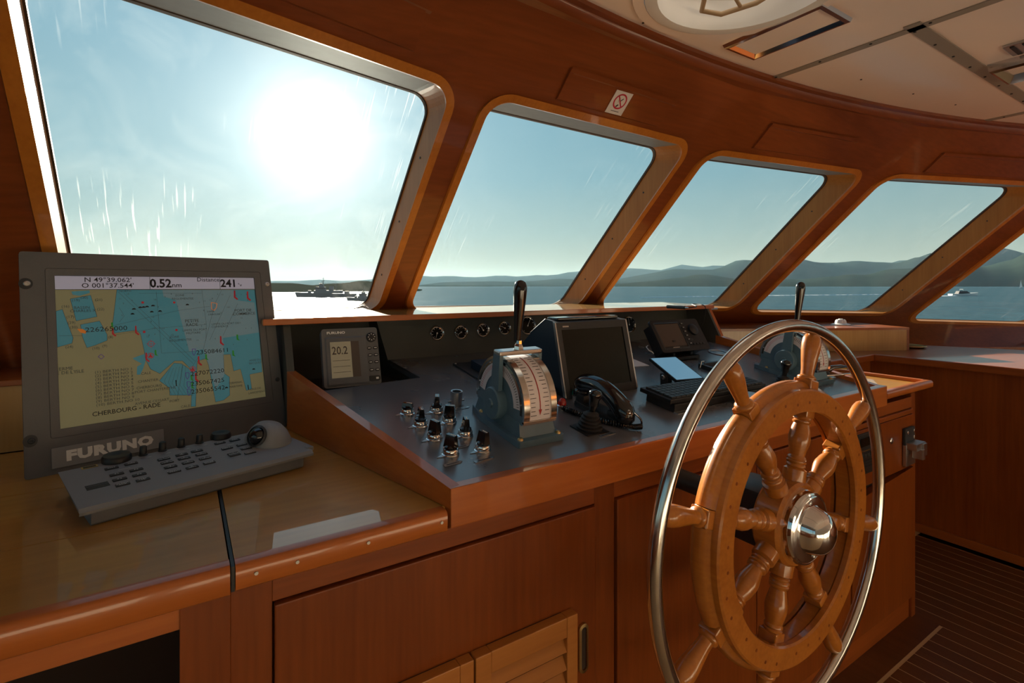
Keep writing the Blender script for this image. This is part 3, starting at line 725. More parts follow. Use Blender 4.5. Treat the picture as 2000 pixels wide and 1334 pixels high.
outer = [(.0, .289), (.016, .289), (.0185, .293), (.0175, .297), (.0128, .300), (.0132, .312), (.0155, .330), (.0183, .352), (.0190, .366), (.0178, .379), (.0135, .387), (.006, .3905), (0, .391)]
def turn(prof):
    m = MB(); m.lathe([(max(r, 0), z) for r, z in prof], n=20); return m
spk = None
for k in range(8):
    a = ROT + k * PI / 4
    M = R(a, 'Z') @ R(PI / 2, 'Y') @ T(0, 0, 0)
    m = MB().lathe(inner, M @ T(0.004, 0, 0), 20)
    sp = m.build('spoke', 'wheel_wood', wh, 45)
    b = MB()
    B0 = R(a, 'Z')
    b.box(.211, .291, -.0165, .0165, -.0245, .0128, .003, B0).build('block', 'wheel_wood', sp)
    MB().lathe(outer, M @ T(.006, 0, 0), 20).build('handle', 'wheel_wood', sp, 50)
    MB().cyl(B0 @ Vector((.386, 0, -.004)), B0 @ Vector((.399, 0, 0)), .004, n=8).build('pin', 'chrome', sp)
MB().lathe([(.0, -.034), (.078, -.034), (.083, -.028), (.083, .016), (.078, .022), (.0, .022)], n=40).build('hub_block', 'wheel_wood', wh, 35)
hb = MB().lathe([(.0715, .0205), (.0722, .034), (.069, .040), (.0655, .0415), (.064, .041), (.060, .0435), (.047, .0445), (.0455, .046), (.0425, .060), (.035, .072), (.023, .080), (.010, .0838), (0, .0845)], n=56).build('hub_cap', 'chrome', wh, 35, label='polished chrome domed hub cap')
for k in range(2):
    a = PI / 2 + .12 + k * PI
    MB().lathe([(.0042, .041), (.0042, .0445), (.002, .046), (0, .046)], T(.0545 * math.cos(a), .0545 * math.sin(a), 0.001), 12).build('screw', 'steel', hb)
MB().box(-.052, .05, -.058, .058, -.115, -.0345, .008).build('gear_case', 'black', wh, 40)
MB().lathe([(.0, -.2945), (.029, -.2945), (.029, -.286), (.024, -.280), (.024, -.114), (0, -.114)], n=28).build('shaft', 'black', wh, 40)
# ------------------------------------------------------------------ chart plotter display
TA = math.radians(15.7); TT = math.radians(14)
ex = Vector((math.cos(TA), math.sin(TA), 0)); bk = Vector((-math.sin(TA), math.cos(TA), 0))
ey = Vector((0, 0, 1)) * math.cos(TT) + bk * math.sin(TT); ez = ex.cross(ey)
PM = frame((-.2845, 1.4755, .9355), ex, ey, ez)
dp = thing('chart_display', 'large grey chart plotter display showing a harbour chart', 'display', PM)
PW, PH = .560, .5085
def rect(x0, x1, y0, y1): return [(x0, y0), (x1, y0), (x1, y1), (x0, y1)]
def framebox(m, o, i, z0, z1, zi):
    """a flat frame between rectangle o and rectangle i with side walls"""
    m.strip([(*p, z0) for p in o], [(*p, z1) for p in o]); m.strip([(*p, z1) for p in o], [(*p, z1) for p in i]); m.strip([(*p, z1) for p in i], [(*p, zi) for p in i])
m = MB(); framebox(m, rrect(PW, PH, .006, 3, PW / 2, PH / 2), rrect(.488, .393, .006, 3, .287, .2735), -.010, 0, -.003)
m.build('bezel', 'grey_plastic', dp, 35)
m = MB(); framebox(m, rrect(.4865, .3915, .005, 3, .287, .2735), rrect(.453, .3575, .002, 3, .2862, .2742), -.003, -.0005, -.006)
m.build('inner_bezel', 'grey_plastic', dp, 35)
MB().prism(rect(.02, PW - .02, .02, PH - .02), -.085, -.0102).build('housing', 'dark_plastic', dp)
fo = MB().box(.08, .48, .0, .03, -.12, -.02, .004).build('foot', 'dark_plastic', dp)
for (x, y) in ((.012, .432), (.548, .432), (.012, .08), (.548, .14)):
    MB().lathe([(.0065, 0), (.0065, .0015), (.005, .0028), (.0025, .0028), (.002, .0012), (0, .0012)], T(x, y, 0), 16).build('screw', 'steel' if y > .4 else 'dark_plastic', dp, 40)
for (x, y) in ((.012, .432), (.012, .08)): MB().prism(rrect(.024, .026, .012, 6, x - .002, y), 0, .0006).build('screw_boss', 'dark_plastic', dp)
np_ = MB().box(.043, .254, .012, .056, 0, .003, .001).build('nameplate', 'grey_light', dp)
MB().text('FURUNO', .029, T(.149, .0335, .0034), bold=.065, sx=1.28, sp=1.12).build('lettering', 'print_white', np_)
# screen
SX0, SX1, SY0, SY1 = .0605, .512, .096, .4525
sc_ = MB().flat(rect(SX0, SX1, SY0, SY1), -.0055).build('screen', 'scr_land', dp)
src = [(80, 72), (1690, 90), (1785, 1062), (113, 1325)]; dst = [(SX0, SY1), (SX1, SY1), (SX1, SY0), (SX0, SY0)]
A_ = []; b_ = []
for (u, v), (x, y) in zip(src, dst):
    A_.append([u, v, 1, 0, 0, 0, -u * x, -v * x]); b_.append(x); A_.append([0, 0, 0, u, v, 1, -u * y, -v * y]); b_.append(y)
Hm = np.append(np.linalg.solve(np.array(A_, float), np.array(b_, float)), 1).reshape(3, 3)
def S(u, v):
    w_ = Hm @ np.array([u, v, 1.0]); x, y = w_[0] / w_[2], w_[1] / w_[2]
    return (min(max(x, SX0), SX1), min(max(y, SY0), SY1))
ZS = -.0055
def poly(m, pts, lay): m.flat([S(*p) for p in pts], ZS + lay * .00012)
def line(m, pts, w_, lay):
    pts = [Vector(S(*p)) for p in pts]
    for a, b in zip(pts, pts[1:]):
        d = b - a
        if d.length < 1e-6: continue
        n_ = Vector((-d.y, d.x)).normalized() * w_ / 2
        m.flat([a + n_, a - n_, b - n_, b + n_], ZS + lay * .00012)
water = [(582, 186), (1698, 186), (1750, 545), (1757, 860), (1655, 880), (1672, 1000), (1627, 1012), (1580, 835), (1525, 852), (1500, 715), (1440, 718), (1450, 872), (1490, 900), (1492, 1050), (1440, 1092), (1376, 1106), (1320, 800), (1300, 748), (1228, 772), (1214, 1142), (1176, 1144), (1190, 850), (1110, 768), (1045, 768), (925, 872), (850, 835), (812, 762), (800, 690), (770, 545), (738, 516), (560, 540), (545, 470)]
m = MB(); poly(m, water, 1)
for P_ in ([(205, 260), (370, 230), (420, 405), (250, 440)], [(215, 200), (360, 190), (365, 210), (280, 235), (225, 225)], [(88, 360), (140, 345), (225, 580), (215, 622), (96, 655)], [(285, 470), (440, 440), (500, 550), (500, 600), (400, 640), (335, 660), (300, 570)], [(920, 930), (1040, 785), (1100, 790), (1195, 855), (1190, 1050), (1005, 1050), (1000, 990)], [(705, 745), (800, 710), (812, 762), (790, 830), (765, 880), (738, 880), (740, 815), (780, 790), (720, 758)]): poly(m, P_, 1)
m.build('chart_water', 'scr_water', sc_, kind='stuff')
m = MB(); poly(m, [(950, 188), (1520, 186), (1545, 270), (1695, 292), (1745, 535), (1440, 580), (1450, 880), (1378, 1000), (1320, 800), (1300, 748), (1280, 672), (1165, 690), (1060, 272), (960, 240)], 2); m.build('chart_deep_water', 'scr_deep', sc_, kind='stuff')
m = MB(); poly(m, [(80, 70), (1692, 88), (1699, 180), (84, 184)], 3); m.build('chart_header', 'scr_head', sc_, kind='stuff')
ln = MB()
for L in ([(84, 184), (1699, 181)], [(848, 78), (851, 182)], [(1415, 86), (1419, 181)]): line(ln, L, .0012, 5)
for L in ([(545, 480), (1080, 355), (1340, 320)], [(560, 555), (900, 500), (1300, 470)], [(590, 200), (1195, 790)], [(640, 215), (1210, 770)], [(900, 200), (940, 705), (1200, 690)], [(1430, 190), (1375, 300), (1300, 590), (1280, 670), (1185, 820)], [(1270, 190), (1305, 470), (1300, 600)], [(1500, 230), (1330, 600)], [(1560, 300), (1440, 560)], [(110, 560), (300, 560)], [(600, 330), (640, 400), (600, 450)], [(1110, 800), (1060, 1100)], [(760, 215), (1270, 215)]): line(ln, L, .0006, 4)
for P_ in (water, [(205, 260), (370, 230), (420, 405), (250, 440)], [(88, 360), (140, 345), (225, 580), (215, 622), (96, 655)], [(285, 470), (440, 440), (500, 550), (500, 600), (400, 640), (335, 660), (300, 570)], [(920, 930), (1040, 785), (1100, 790), (1195, 855), (1190, 1050), (1005, 1050), (1000, 990)]): line(ln, P_ + P_[:1], .0007, 4)
for k in range(6): line(ln, [(1010 + k * 25, 830 - k * 5), (960 + k * 32, 935 + k * 8), (1020 + k * 30, 1045)], .0005, 4)
ln.build('chart_lines', 'scr_line', sc_, kind='stuff')
tx = MB(); tf = MB()
def lab(m, s_, u, v, size, al='CENTER', bold=0, sx=1.0): 
    x, y = S(u, v); m.text(s_, size, T(x, y, ZS + .0009), al, bold, sx)
for s_, u, v, size in (("N 49°39.062'", 515, 107, .0165), ("O 001°37.544'", 515, 153, .0165)): lab(tf, s_, u, v, size, bold=.008, sx=1.08)
lab(tf, '0.52', 938, 137, .032, bold=.03, sx=.9); lab(tf, 'nm', 1068, 150, .0185, bold=.01); lab(tf, 'Distance', 1322, 105, .0165, bold=.006); lab(tf, '241', 1487, 137, .031, bold=.03, sx=.95); lab(tf, '°v', 1578, 148, .013, bold=.01)
for s_, u, v, sz in (('226265000', 497, 507, .0165), ('235084611', 1357, 690, .0165), ('227072220', 1313, 862, .0165), ('235067425', 1315, 942, .0165), ('235065542', 1318, 1005, .0165)): lab(tf, s_, u, v, sz, sx=1.12)
lab(tf, 'CHERBOURG - RADE', 660, 1166, .0145, bold=.01)
for s_, u, v in (('PETITE', 1188, 441), ('RADE', 1188, 472), ('PORT DE', 1602, 355), ('COMMERCE', 1612, 383)): lab(tx, s_, u, v, .0115, bold=.006)
for k in range(10): lab(tx, '(%d) BERTH NO %d' % (k + 1, k + 1), 395 + k, 862 + k * 30, .0088, 'LEFT', 0, 1.2)
for s_, u, v, sz in (('(19)', 250, 272, .009), ('(20)', 318, 250, .009), ('(21)', 435, 268, .009), ('(22)', 450, 345, .009), ('(17)', 203, 408, .009), ('(16)', 165, 322, .009), ('(29)', 213, 455, .009), ('(30)', 230, 492, .009), ('(8)', 528, 572, .009), ('(9)', 480, 645, .009), ('(10)', 408, 664, .009), ('(24)', 193, 652, .009), ('BASSIN', 298, 332, .0095), ('CHARLES X', 308, 358, .0095), ('SERME', 152, 832, .0105), ('E DE L\'ISLE', 200, 860, .0105), ('CHANTIER', 830, 930, .009), ('CHERBOURG', 838, 980, .009), ('PORT CHANTEREYNE', 890, 1005, .009), ('AVENUE CESSART', 862, 1102, .009), ('PORT', 1042, 1096, .009), ('CALE', 812, 870, .009), ('CALE', 1130, 1142, .009), ('ZONE', 1090, 232, .008), ('REGLEMENTEE', 1115, 260, .008), ('LIMITE DU PORT', 1212, 515, .008), ('MILITAIRE', 1200, 540, .008), ('LIMITE DU PORT DE', 1460, 464, .008), ('COMMERCE', 1415, 488, .008), ('ZONE', 1045, 572, .008), ('REGLEMENTEE', 1095, 598, .008), ('ZONE', 1340, 365, .007), ('DRAGUEE', 1370, 388, .007), ('TERMINAL', 1540, 948, .008), ('MARITIME', 1542, 978, .008), ('CALE DE', 1700, 998, .008), ('LANCEMENT', 1712, 1026, .008), ('ANSE DU', 1700, 762, .008), ('BECQUET', 1702, 786, .008), ('NORTH', 650, 198, .007)): lab(tx, s_, u, v, sz)
rs = random.Random(3)
for k in range(60):
    u, v = rs.uniform(600, 1680), rs.uniform(215, 640)
    if u < 800 and v > 480: continue
    lab(tx, '%d' % rs.randint(3, 13), u, v, .0062)
tf.build('chart_figures', 'scr_black', sc_, kind='stuff'); tx.build('chart_names', 'scr_line', sc_, kind='stuff')
rm = MB(); gm = MB(); om = MB(); pm = MB()
for u, v in ((790, 290), (800, 530), (1045, 290), (1062, 515)): rm.flat([(a + S(u, v)[0], b + S(u, v)[1]) for a, b in circ(.0032, 12)], ZS + .0008)
for u, v in ((545, 530), (732, 520), (1420, 605), (1240, 770), (815, 740), (1215, 905), (1535, 232), (1640, 240)): poly(rm, [(u - 6, v - 40), (u + 6, v - 40), (u + 8, v + 10), (u + 30, v + 30), (u + 20, v + 38), (u - 6, v + 18)], 6)
for u, v in ((540, 475), (890, 700), (1555, 575), (1300, 735), (1520, 705), (1180, 905), (1185, 970)): poly(gm, [(u - 7, v - 22), (u + 7, v - 22), (u + 9, v + 12), (u + 22, v + 28), (u - 5, v + 20)], 6)
poly(om, [(258, 505), (300, 505), (335, 525), (325, 545), (285, 535)], 6)
line(om, [(1345, 290), (1392, 298), (1388, 330), (1370, 355), (1348, 345), (1345, 290)], .0016, 6)
for u, v in ((855, 628),):
    c_ = S(u, v); rm.strip([(c_[0] + a, c_[1] + b, ZS + .0008) for a, b in circ(.0075, 24)], [(c_[0] + a, c_[1] + b, ZS + .0008) for a, b in circ(.0063, 24)]); line(rm, [(u - 40, v), (u + 40, v)], .0008, 6); line(rm, [(u, v - 36), (u, v + 36)], .0008, 6)
for u, v in ((850, 725), (1192, 835)):
    c_ = S(u, v); rm.strip([(c_[0] + a, c_[1] + b, ZS + .0008) for a, b in circ(.0072, 20)], [(c_[0] + a, c_[1] + b, ZS + .0008) for a, b in circ(.0058, 20)]); poly(rm, [(u - 18, v + 14), (u + 18, v + 14), (u, v - 20)], 6)
for u, v in ((1202, 690), (1148, 885), (1158, 960), (1160, 1020)): line(pm, [(u - 14, v - 20), (u + 14, v - 20), (u + 12, v + 14), (u, v + 34), (u - 12, v + 14), (u - 14, v - 20)], .0013, 6)
line(pm, [(425, 732), (450, 712), (475, 732), (450, 752), (425, 732)], .001, 6)
hm = MB()
for u, v in ((718, 345), (770, 332), (797, 330), (825, 326), (873, 318), (707, 385), (863, 368), (930, 362), (1152, 310), (1688, 838), (1465, 990)):
    c_ = S(u, v); hm.flat([(c_[0] + .0042 * math.cos(PI * i / 10), c_[1] - .001 + .0042 * math.sin(PI * i / 10)) for i in range(11)], ZS + .0008)
line(hm, [(1054, 925), (1058, 975)], .0024, 6); line(hm, [(1640, 965), (1645, 1005)], .0024, 6)
rm.build('chart_red_marks', 'scr_red', sc_, kind='stuff'); gm.build('chart_green_marks', 'scr_green', sc_, kind='stuff'); om.build('chart_orange_marks', 'scr_orange', sc_, kind='stuff'); pm.build('chart_ship_marks', 'scr_purple', sc_, kind='stuff'); hm.build('chart_wreck_marks', 'scr_black', sc_, kind='stuff')
# ------------------------------------------------------------------ its control unit
UA = math.radians(16.4)
UM = frame((-.148, 1.116, .9355), (math.cos(UA), math.sin(UA), 0), (-math.sin(UA), math.cos(UA), 0), (0, 0, 1))
cu_ = thing('plotter_control_unit', 'grey control unit with keypad and trackball in front of the chart display', 'control unit', UM)
UW, UD = .415, .205
ZF, ZB = .036, .052
def utop(y): return ZF + (ZB - ZF) * y / UD
# profile of the body swept along x
prof = [(.016, 0), (.012, .004), (.011, .024), (.0, .026), (-.001, .031), (.006, ZF + .001), (.014, utop(.014)), (UD, ZB), (UD, 0)]
n = len(prof); vs = []; XI = [(0, .0), (.004, .0), (UW - .004, 0), (UW, 0)]
m = MB()
for x in (0.0, UW): vs += [(x if p[1] > .024 else (.018 if x == 0 else UW - .018), *p) for p in prof]
m.add(vs, [(k, (k + 1) % n, n + (k + 1) % n, n + k) for k in range(n)] + [tuple(range(n)), tuple(range(n, 2 * n))])
m.build('body', 'grey_light', cu_, 35)
def keyp(u, v):
    """a spot on the keypad, from its place in the photograph's keypad crop"""
    px, py = 90 + u / 3.774, 800 + v / 3.774
    X = (px - 1000) / 1000; c, s = math.cos(YAW), math.sin(YAW)
    d = Vector((X * c + s, -X * s + c, -(py - 558) / 1000)); o = Vector((0, 0, EYE))
    Mi = UM.inverted(); ol = Mi @ o; dl = (Mi.to_3x3() @ d)
    nrm = Vector((0, -(ZB - ZF) / UD, 1)); p0 = Vector((0, 0, ZF))
    t_ = (p0 - ol).dot(nrm) / dl.dot(nrm); return ol + dl * t_
ta = math.atan2(ZB - ZF, UD)
def key(u, v, txt, w_=.022, h_=.010):
    p = keyp(u, v); M = T(*p) @ R(ta, 'X')
    k_ = MB().box(-w_ / 2, w_ / 2, -h_ / 2, h_ / 2, -.001, .0022, .0008, M).build('key', 'black', cu_)
    tm = MB(); L_ = txt.split('|')
    for i, s_ in enumerate(L_): tm.text(s_, .0066 if len(L_) == 1 else .0052, M @ T(0, ((len(L_) - 1) / 2 - i) * .0047, .0024), sx=1.15)
    tm.build('legend', 'print_white', k_)
for u, v, s_ in ((483, 435, 'OFF'), (627, 402, 'ON'), (522, 480, 'F1'), (543, 517, 'F3'), (565, 555, 'ALARM|ACK'), (665, 447, 'F2'), (688, 483, 'F4'), (715, 520, 'STBY|TX'),
                 (868, 368, '1|HL OFF'), (893, 393, '4|CENTER'), (918, 425, '7|TIME'), (945, 460, 'CANCEL|TRAILS'), (1000, 335, '2|EBL'), (1018, 362, '5|ACQ'), (1047, 393, '8|MODE'), (1077, 428, '0|BRILL'),
                 (1112, 308, '3|VRM'), (1145, 332, '6|INDEX'), (1172, 362, '9|TARGET'), (1203, 395, 'ENTER|MARK'), (1282, 250, 'OFF'), (1390, 228, 'ON'), (1335, 288, 'MENU'), (1443, 262, 'ACQ'), (1475, 288, 'TARGET|DATA'), (1505, 320, 'TARGET|CANCEL')): key(u, v, s_)
key(1385, 332, '+|RANGE|-', .022, .019)
for u, v, r, h in ((520, 372, .026, .012), (1287, 205, .022, .012)):
    M = T(*keyp(u, v)) @ R(ta, 'X'); MB().lathe([(r, -.001), (r, h * .6), (r - .003, h), (r * .4, h), (r * .3, h - .001), (0, h - .0012)], M, 32).build('dial', 'black', cu_, 40)
for u, v in ((715, 335), (858, 303), (995, 274), (1130, 245)):
    M = T(*keyp(u, v)) @ R(ta, 'X'); MB().lathe([(.0085, -.001), (.0085, .002), (.007, .003), (.0066, .018), (.0055, .0195), (0, .0195)], M, 20).build('knob', 'black', cu_, 40)
for u, v, w_ in ((735, 355, .02), (880, 325, .02), (1020, 292, .02), (1150, 265, .02), (575, 438, .02), (1360, 258, .014)):
    MB().flat(rrect(w_, .0028, .0005), .0004, T(*keyp(u, v)) @ R(ta, 'X')).build('caption', 'steel', cu_)
M = T(*keyp(320, 425)) @ R(ta, 'X'); MB().box(-.013, .013, -.006, .006, -.001, .001, M=M).build('socket', 'brass', cu_); MB().box(-.010, .010, -.0035, .0035, .0, .0014, M=M).build('socket_slot', 'black', cu_)
M = T(*keyp(385, 572)) @ R(ta, 'X'); MB().box(-.017, .017, -.004, .004, -.001, .0008, M=M).build('nameplate', 'black', cu_)
for k in range(4): MB().box(-.017, .017, .006 + k * .0035, .0075 + k * .0035, -.001, .0005, M=M).build('rib', 'dark_plastic', cu_)
# trackball pod
M = T(.370, .130, .043)
MB().lathe([(.046, 0), (.046, .004), (.043, .012), (.036, .026), (.026, .038), (.013, .044), (0, .046)], M @ R(math.radians(8), 'X') @ Matrix.Diagonal((1.05, 1.45, 1, 1)), 36).build('trackball_pod', 'grey_light', cu_, 60)
bd = Vector((-.80, -.42, .42)).normalized(); bc = Vector((.352, .116, .058))
MB().lathe([(.024, .0), (.0245, .004), (.021, .0065), (.0205, .003)], along(bc + bd * .021, bc + bd * .04)[0], 28, cap=False).build('trackball_ring', 'dark_plastic', cu_, 40)
MB().lathe([(.0205 * math.cos(q), .0205 * math.sin(q)) for q in np.linspace(-PI / 2, PI / 2, 15)], T(*(bc + bd * .018)), 24).build('trackball', 'black_gloss', cu_, 80)
pb = Vector((.366 + .05, .10, .035))
MB().box(UW - .006, UW + .012, .02, .15, .030, .040, .003).build('side_lip', 'grey_light', cu_)
# ------------------------------------------------------------------ instruments on the helm desk
DA = math.atan(KD)
def DM(x, y, rz=0, dz=0): return T(x, y, DZ(y) + dz + .0003) @ R(DA, 'X') @ R(rz, 'Z')
# rotary switches: four rows of two
def rotary(x, y, rz, label, h=1.0, flag=True):
    t = thing('rotary_switch', label, 'switch', DM(x, y), group='rotary switches left of the engine lever')
    MB().lathe([(.0195, 0), (.0195, .003), (.0175, .0045), (.0172, .012), (.0155, .015), (.012, .0155), (.0, .0155)], n=28).build('collar', 'chrome', t, 40)
    M = R(rz, 'Z')
    m = MB().lathe([(.0145, .0152), (.0140, .020), (.0100, .0225), (0, .0225)], M, 24)
    w0, d0, w1, d1, z1 = .0085, .0145, .0052, .0115, .0155 + .030 * h
    m.hexa([M @ Vector(p) for p in ((-w0, -d0, .018), (w0, -d0, .018), (w0, d0, .018), (-w0, d0, .018))], [M @ Vector(p) for p in ((-w1, -d1, z1), (w1, -d1, z1), (w1, d1, z1), (-w1, d1, z1))])
    k_ = m.build('knob', 'black_gloss', t, 30)
    MB().box(-.0012, .0012, -d1, d1 * .3, z1 - .0002, z1 + .0006, M=M).build('pointer_line', 'print_white', k_)
    if flag: MB().prism([(-.034, -.004), (-.015, -.008), (-.015, .008)], 0, .0012).build('pointer_tag', 'steel', t)
rows = ['in the front row nearest the fascia', 'in the second row from the fascia', 'in the third row from the fascia', 'in the back row']
for i, y in enumerate((1.016, 1.102, 1.186, 1.273)):
    rotary(.491, y, (.5, .3, -.2, .9)[i], 'black rotary switch on chrome collar, left one ' + rows[i], .45 if i == 3 else 1)
for i, y in enumerate((1.006, 1.091, 1.179, 1.257)):
    rotary(.566, y, (.2, -.3, 1.0, -.4)[i], 'black rotary switch on chrome collar, right one ' + rows[i])
def plate(x, y, rz, label, w_=.052, h_=.010):
    t = thing('label_plate', label, 'label plate', DM(x, y, rz))
    MB().prism([(-w_ / 2, -h_ / 2), (w_ / 2 - .006, -h_ / 2), (w_ / 2, 0), (w_ / 2 - .006, h_ / 2), (-w_ / 2, h_ / 2)], 0, .0012).build('tag', 'grey_light' if w_ < .05 else 'steel', t)
    MB().box(-w_ * .36, w_ * .3, -.0014, .0014, .0012, .0015).build('engraving', 'print_black', t)
plate(.548, .965, .12, 'small engraved label plate before the front right rotary switch')
plate(.478, .975, .1, 'small engraved label plate beside the front left rotary switch', .045)
plate(.530, 1.040, .12, 'small engraved label plate between the first two switch rows', .045)
plate(.642, 1.255, .12, 'small engraved label plate before the steel cup', .05)
plate(.905, .962, .1, 'small engraved label plate before the rubber booted joystick', .06)
# steel cup socket
t = thing('steel_cup', 'open steel cup socket behind the rotary switches', 'cup', DM(.640, 1.289))
MB().lathe([(.0, .003), (.0125, .003), (.0125, .038), (.0165, .0385), (.0165, .0), (0, 0)], n=28).build('cup', 'steel', t, 40)
for s_ in (-1, 1): MB().rod((s_ * .0155, 0, .010), (s_ * .025, 0, .010), .003).build('lug', 'steel', t)
# indicator lamps and push button
for x, y, mat, lab_, r in ((.905, 1.150, 'red_lens', 'red domed indicator lamp beside the engine control', .0125), (1.0, 1.205, 'green_lens', 'green domed indicator lamp behind the handset', .012)):
    t = thing('indicator_lamp', lab_, 'lamp', DM(x, y))
    MB().lathe([(r + .003, 0), (r + .003, .012), (r, .014), (0, .014)], n=24).build('collar', 'chrome', t, 40)
    MB().lathe([(r, .0135), (r * .95, .022), (r * .7, .029), (r * .3, .032), (0, .0325)], n=24).build('lens', mat, t, 60)
t = thing('push_button', 'black push button in steel collar right of the engine control', 'button', DM(.952, 1.262))
MB().lathe([(.016, 0), (.016, .014), (.013, .016), (0, .016)], n=24).build('collar', 'steel', t, 40)
MB().lathe([(.0135, .0155), (.0135, .023), (.011, .025), (0, .025)], n=24).build('cap', 'black', t, 40)
for x, y in ((.70, 1.45), (.868, .985), (.86, 1.06)): pass
# ------------------------------------------------------------------ engine control (telegraph) with lever
def telegraph(label, M):
    t = thing('engine_control', label, 'engine control', M, group='engine controls on the helm desk')
    hx_, hy_ = .066, .130
    pl = [(-hx_ + .004, -hy_), (hx_ - .004, -hy_), (hx_, -hy_ + .004), (hx_, hy_ - .075), (hx_ - .018, hy_), (-hx_ + .018, hy_), (-hx_, hy_ - .075), (-hx_, -hy_ + .004)]
    MB().prism(pl, 0, .015).build('base_plate', 'blue_paint', t)
    a, b = .052, .100
    lo = [(-a, -b - .012), (a, -b - .012), (a, b + .008), (-a, b + .008)]; hi = [(-a + .004, -b + .002), (a - .004, -b + .002), (a - .004, b), (-a + .004, b)]
    MB().hexa([(*p, .0150) for p in lo], [(*p, .048) for p in hi]).build('pedestal', 'blue_paint', t)
    zc, Rr, hw = .066, .111, .047
    arc = [(Rr * math.cos(q), zc + Rr * math.sin(q)) for q in np.linspace(-.20, PI + .20, 33)]
    XM = frame((0, 0, 0), (0, 1, 0), (0, 0, 1), (1, 0, 0))
    MB().prism(arc, -hw, hw, XM).build('drum', 'navy' if False else 'blue_paint', t, 30)
    # curved white scale on the drum, chrome bands along both edges
    def band(x0, x1, r0, r1, q0, q1, mat, nm, k=28, par=None):
        m = MB(); qs = np.linspace(q0, q1, k + 1)
        def pt(x, r, q): return (x, r * math.cos(q), zc + r * math.sin(q))
        vs = []
        for q in qs: vs += [pt(x0, r0, q), pt(x0, r1, q), pt(x1, r1, q), pt(x1, r0, q)]
        fs = []
        for i in range(k):
            for j in range(4): fs.append((i * 4 + j, i * 4 + (j + 1) % 4, i * 4 + 4 + (j + 1) % 4, i * 4 + 4 + j))
        fs += [(0, 1, 2, 3), tuple(k * 4 + j for j in range(4))]
        return m.add(vs, fs).build(nm, mat, par or t, 30)
    QF = PI + .12                       # front end of the scale (towards the helmsman)
    sc = band(-.031, .031, Rr, Rr + .0018, -.1, QF - .02, 'scale_white', 'scale')
    for s_ in (-1, 1): band(s_ * .031, s_ * .0475, Rr - .002, Rr + .005, -.14, QF + .03, 'chrome_worn', 'rim')
    band(-.0475, .0475, Rr - .001, Rr + .0055, QF - .015, QF + .05, 'chrome_worn', 'end_cap', 3)
    tick = None
    for i in range(17):
        q = PI / 2 + .12 + i * (QF - .12 - PI / 2 - .12) / 16
        for x0, x1 in ((-.026, -.014), (.014, .026)):
            if i % 4 == 0: x0, x1 = (x0 - .001, x1 + .004) if x0 < 0 else (x0 - .004, x1 + .001)
            band(x0, x1, Rr + .0015, Rr + .0023, q - .006, q + .006, 'print_black', 'tick', 1, sc)
    band(-.0013, .0013, Rr + .0015, Rr + .0024, PI / 2 + .08, QF - .22, 'scale_red', 'pointer_line', 16, sc)
    m = MB(); qa = QF - .22
    P_ = lambda x, q: (x, (Rr + .0022) * math.cos(q), zc + (Rr + .0022) * math.sin(q))
    m.add([P_(-.005, qa - .02), P_(.005, qa - .02), P_(0, qa + .11)], [(0, 1, 2)]); m.build('arrowhead', 'scale_red', sc)
    # dials on both flanks
    for s_ in (-1, 1):
        F = frame((s_ * (hw + .0005), 0, zc), (0, -s_ * -1, 0), (0, 0, 1), (s_, 0, 0)) if False else frame((s_ * (hw + .0003), 0, zc), (0, s_, 0), (0, 0, 1), (s_, 0, 0))
        MB().lathe([(0, 0), (.108, 0), (.108, .002), (.104, .003), (0, .003)], F, 40, ).build('flank_plate', 'dark_plastic' if s_ > 0 else 'grey_metal', t, 35) if False else None
        qs = np.linspace(.12, PI - .12, 25)
        m = MB(); m.strip([F @ Vector((.098 * math.cos(q), .098 * math.sin(q), .001)) for q in qs], [F @ Vector((.070 * math.cos(q), .070 * math.sin(q), .001)) for q in qs], closed=False)
        dl = m.build('side_dial', 'scale_white', t)
        m = MB(); m2 = MB()
        for i in range(41):
            q = .18 + i * (PI - .36) / 40
            (m2 if i > 20 else m).add([F @ Vector(((r * math.cos(q) - w_ * math.sin(q)), (r * math.sin(q) + w_ * math.cos(q)), .0014)) for r, w_ in ((.094, -.0007), (.094, .0007), (.084, .0007), (.084, -.0007))], [(0, 1, 2, 3)])
        m.build('dial_marks', 'print_black', dl, kind='stuff'); m2.build('dial_marks', 'print_red', dl, kind='stuff')
        m = MB(); m.strip([F @ Vector((.106 * math.cos(q), .106 * math.sin(q), .0008)) for q in np.linspace(.0, PI, 25)], [F @ Vector((.0985 * math.cos(q), .0985 * math.sin(q), .0015)) for q in np.linspace(0, PI, 25)], closed=False); m.build('dial_rim', 'chrome_worn', dl)
        for q in (.25, 1.0, PI - 1.0, PI - .25): MB().cyl(F @ Vector((.1025 * math.cos(q), .1025 * math.sin(q), .001)), F @ Vector((.1025 * math.cos(q), .1025 * math.sin(q), .003)), .0022, n=8).build('rivet', 'chrome', dl)
        MB().lathe([(.040, 0), (.040, .021), (.037, .024), (.012, .024), (.010, .028), (.004, .028), (0, .027)], F, 36).build('side_hub', 'blue_paint', t, 35)
        MB().hexa([F @ Vector(p) for p in ((-.020, .02, .004), (.020, .02, .004), (.020, .02, .016), (-.020, .02, .016))], [F @ Vector(p) for p in ((-.015, .128, .006), (.015, .128, .006), (.015, .128, .016), (-.015, .128, .016))]).build('lever_arm', 'blue_paint', t)
    # yoke over the drum carrying the grip
    zt = zc + Rr + .010
    yo = MB().box(-hw - .017, hw + .017, -.016, .016, zt, zt + .012, .004).build('yoke', 'steel', t)
    MB().lathe([(.0, zt + .011), (.014, zt + .011), (.012, zt + .020), (.008, zt + .026), (.007, zt + .034), (0, zt + .034)], n=6).build('lever_nut', 'chrome', yo)
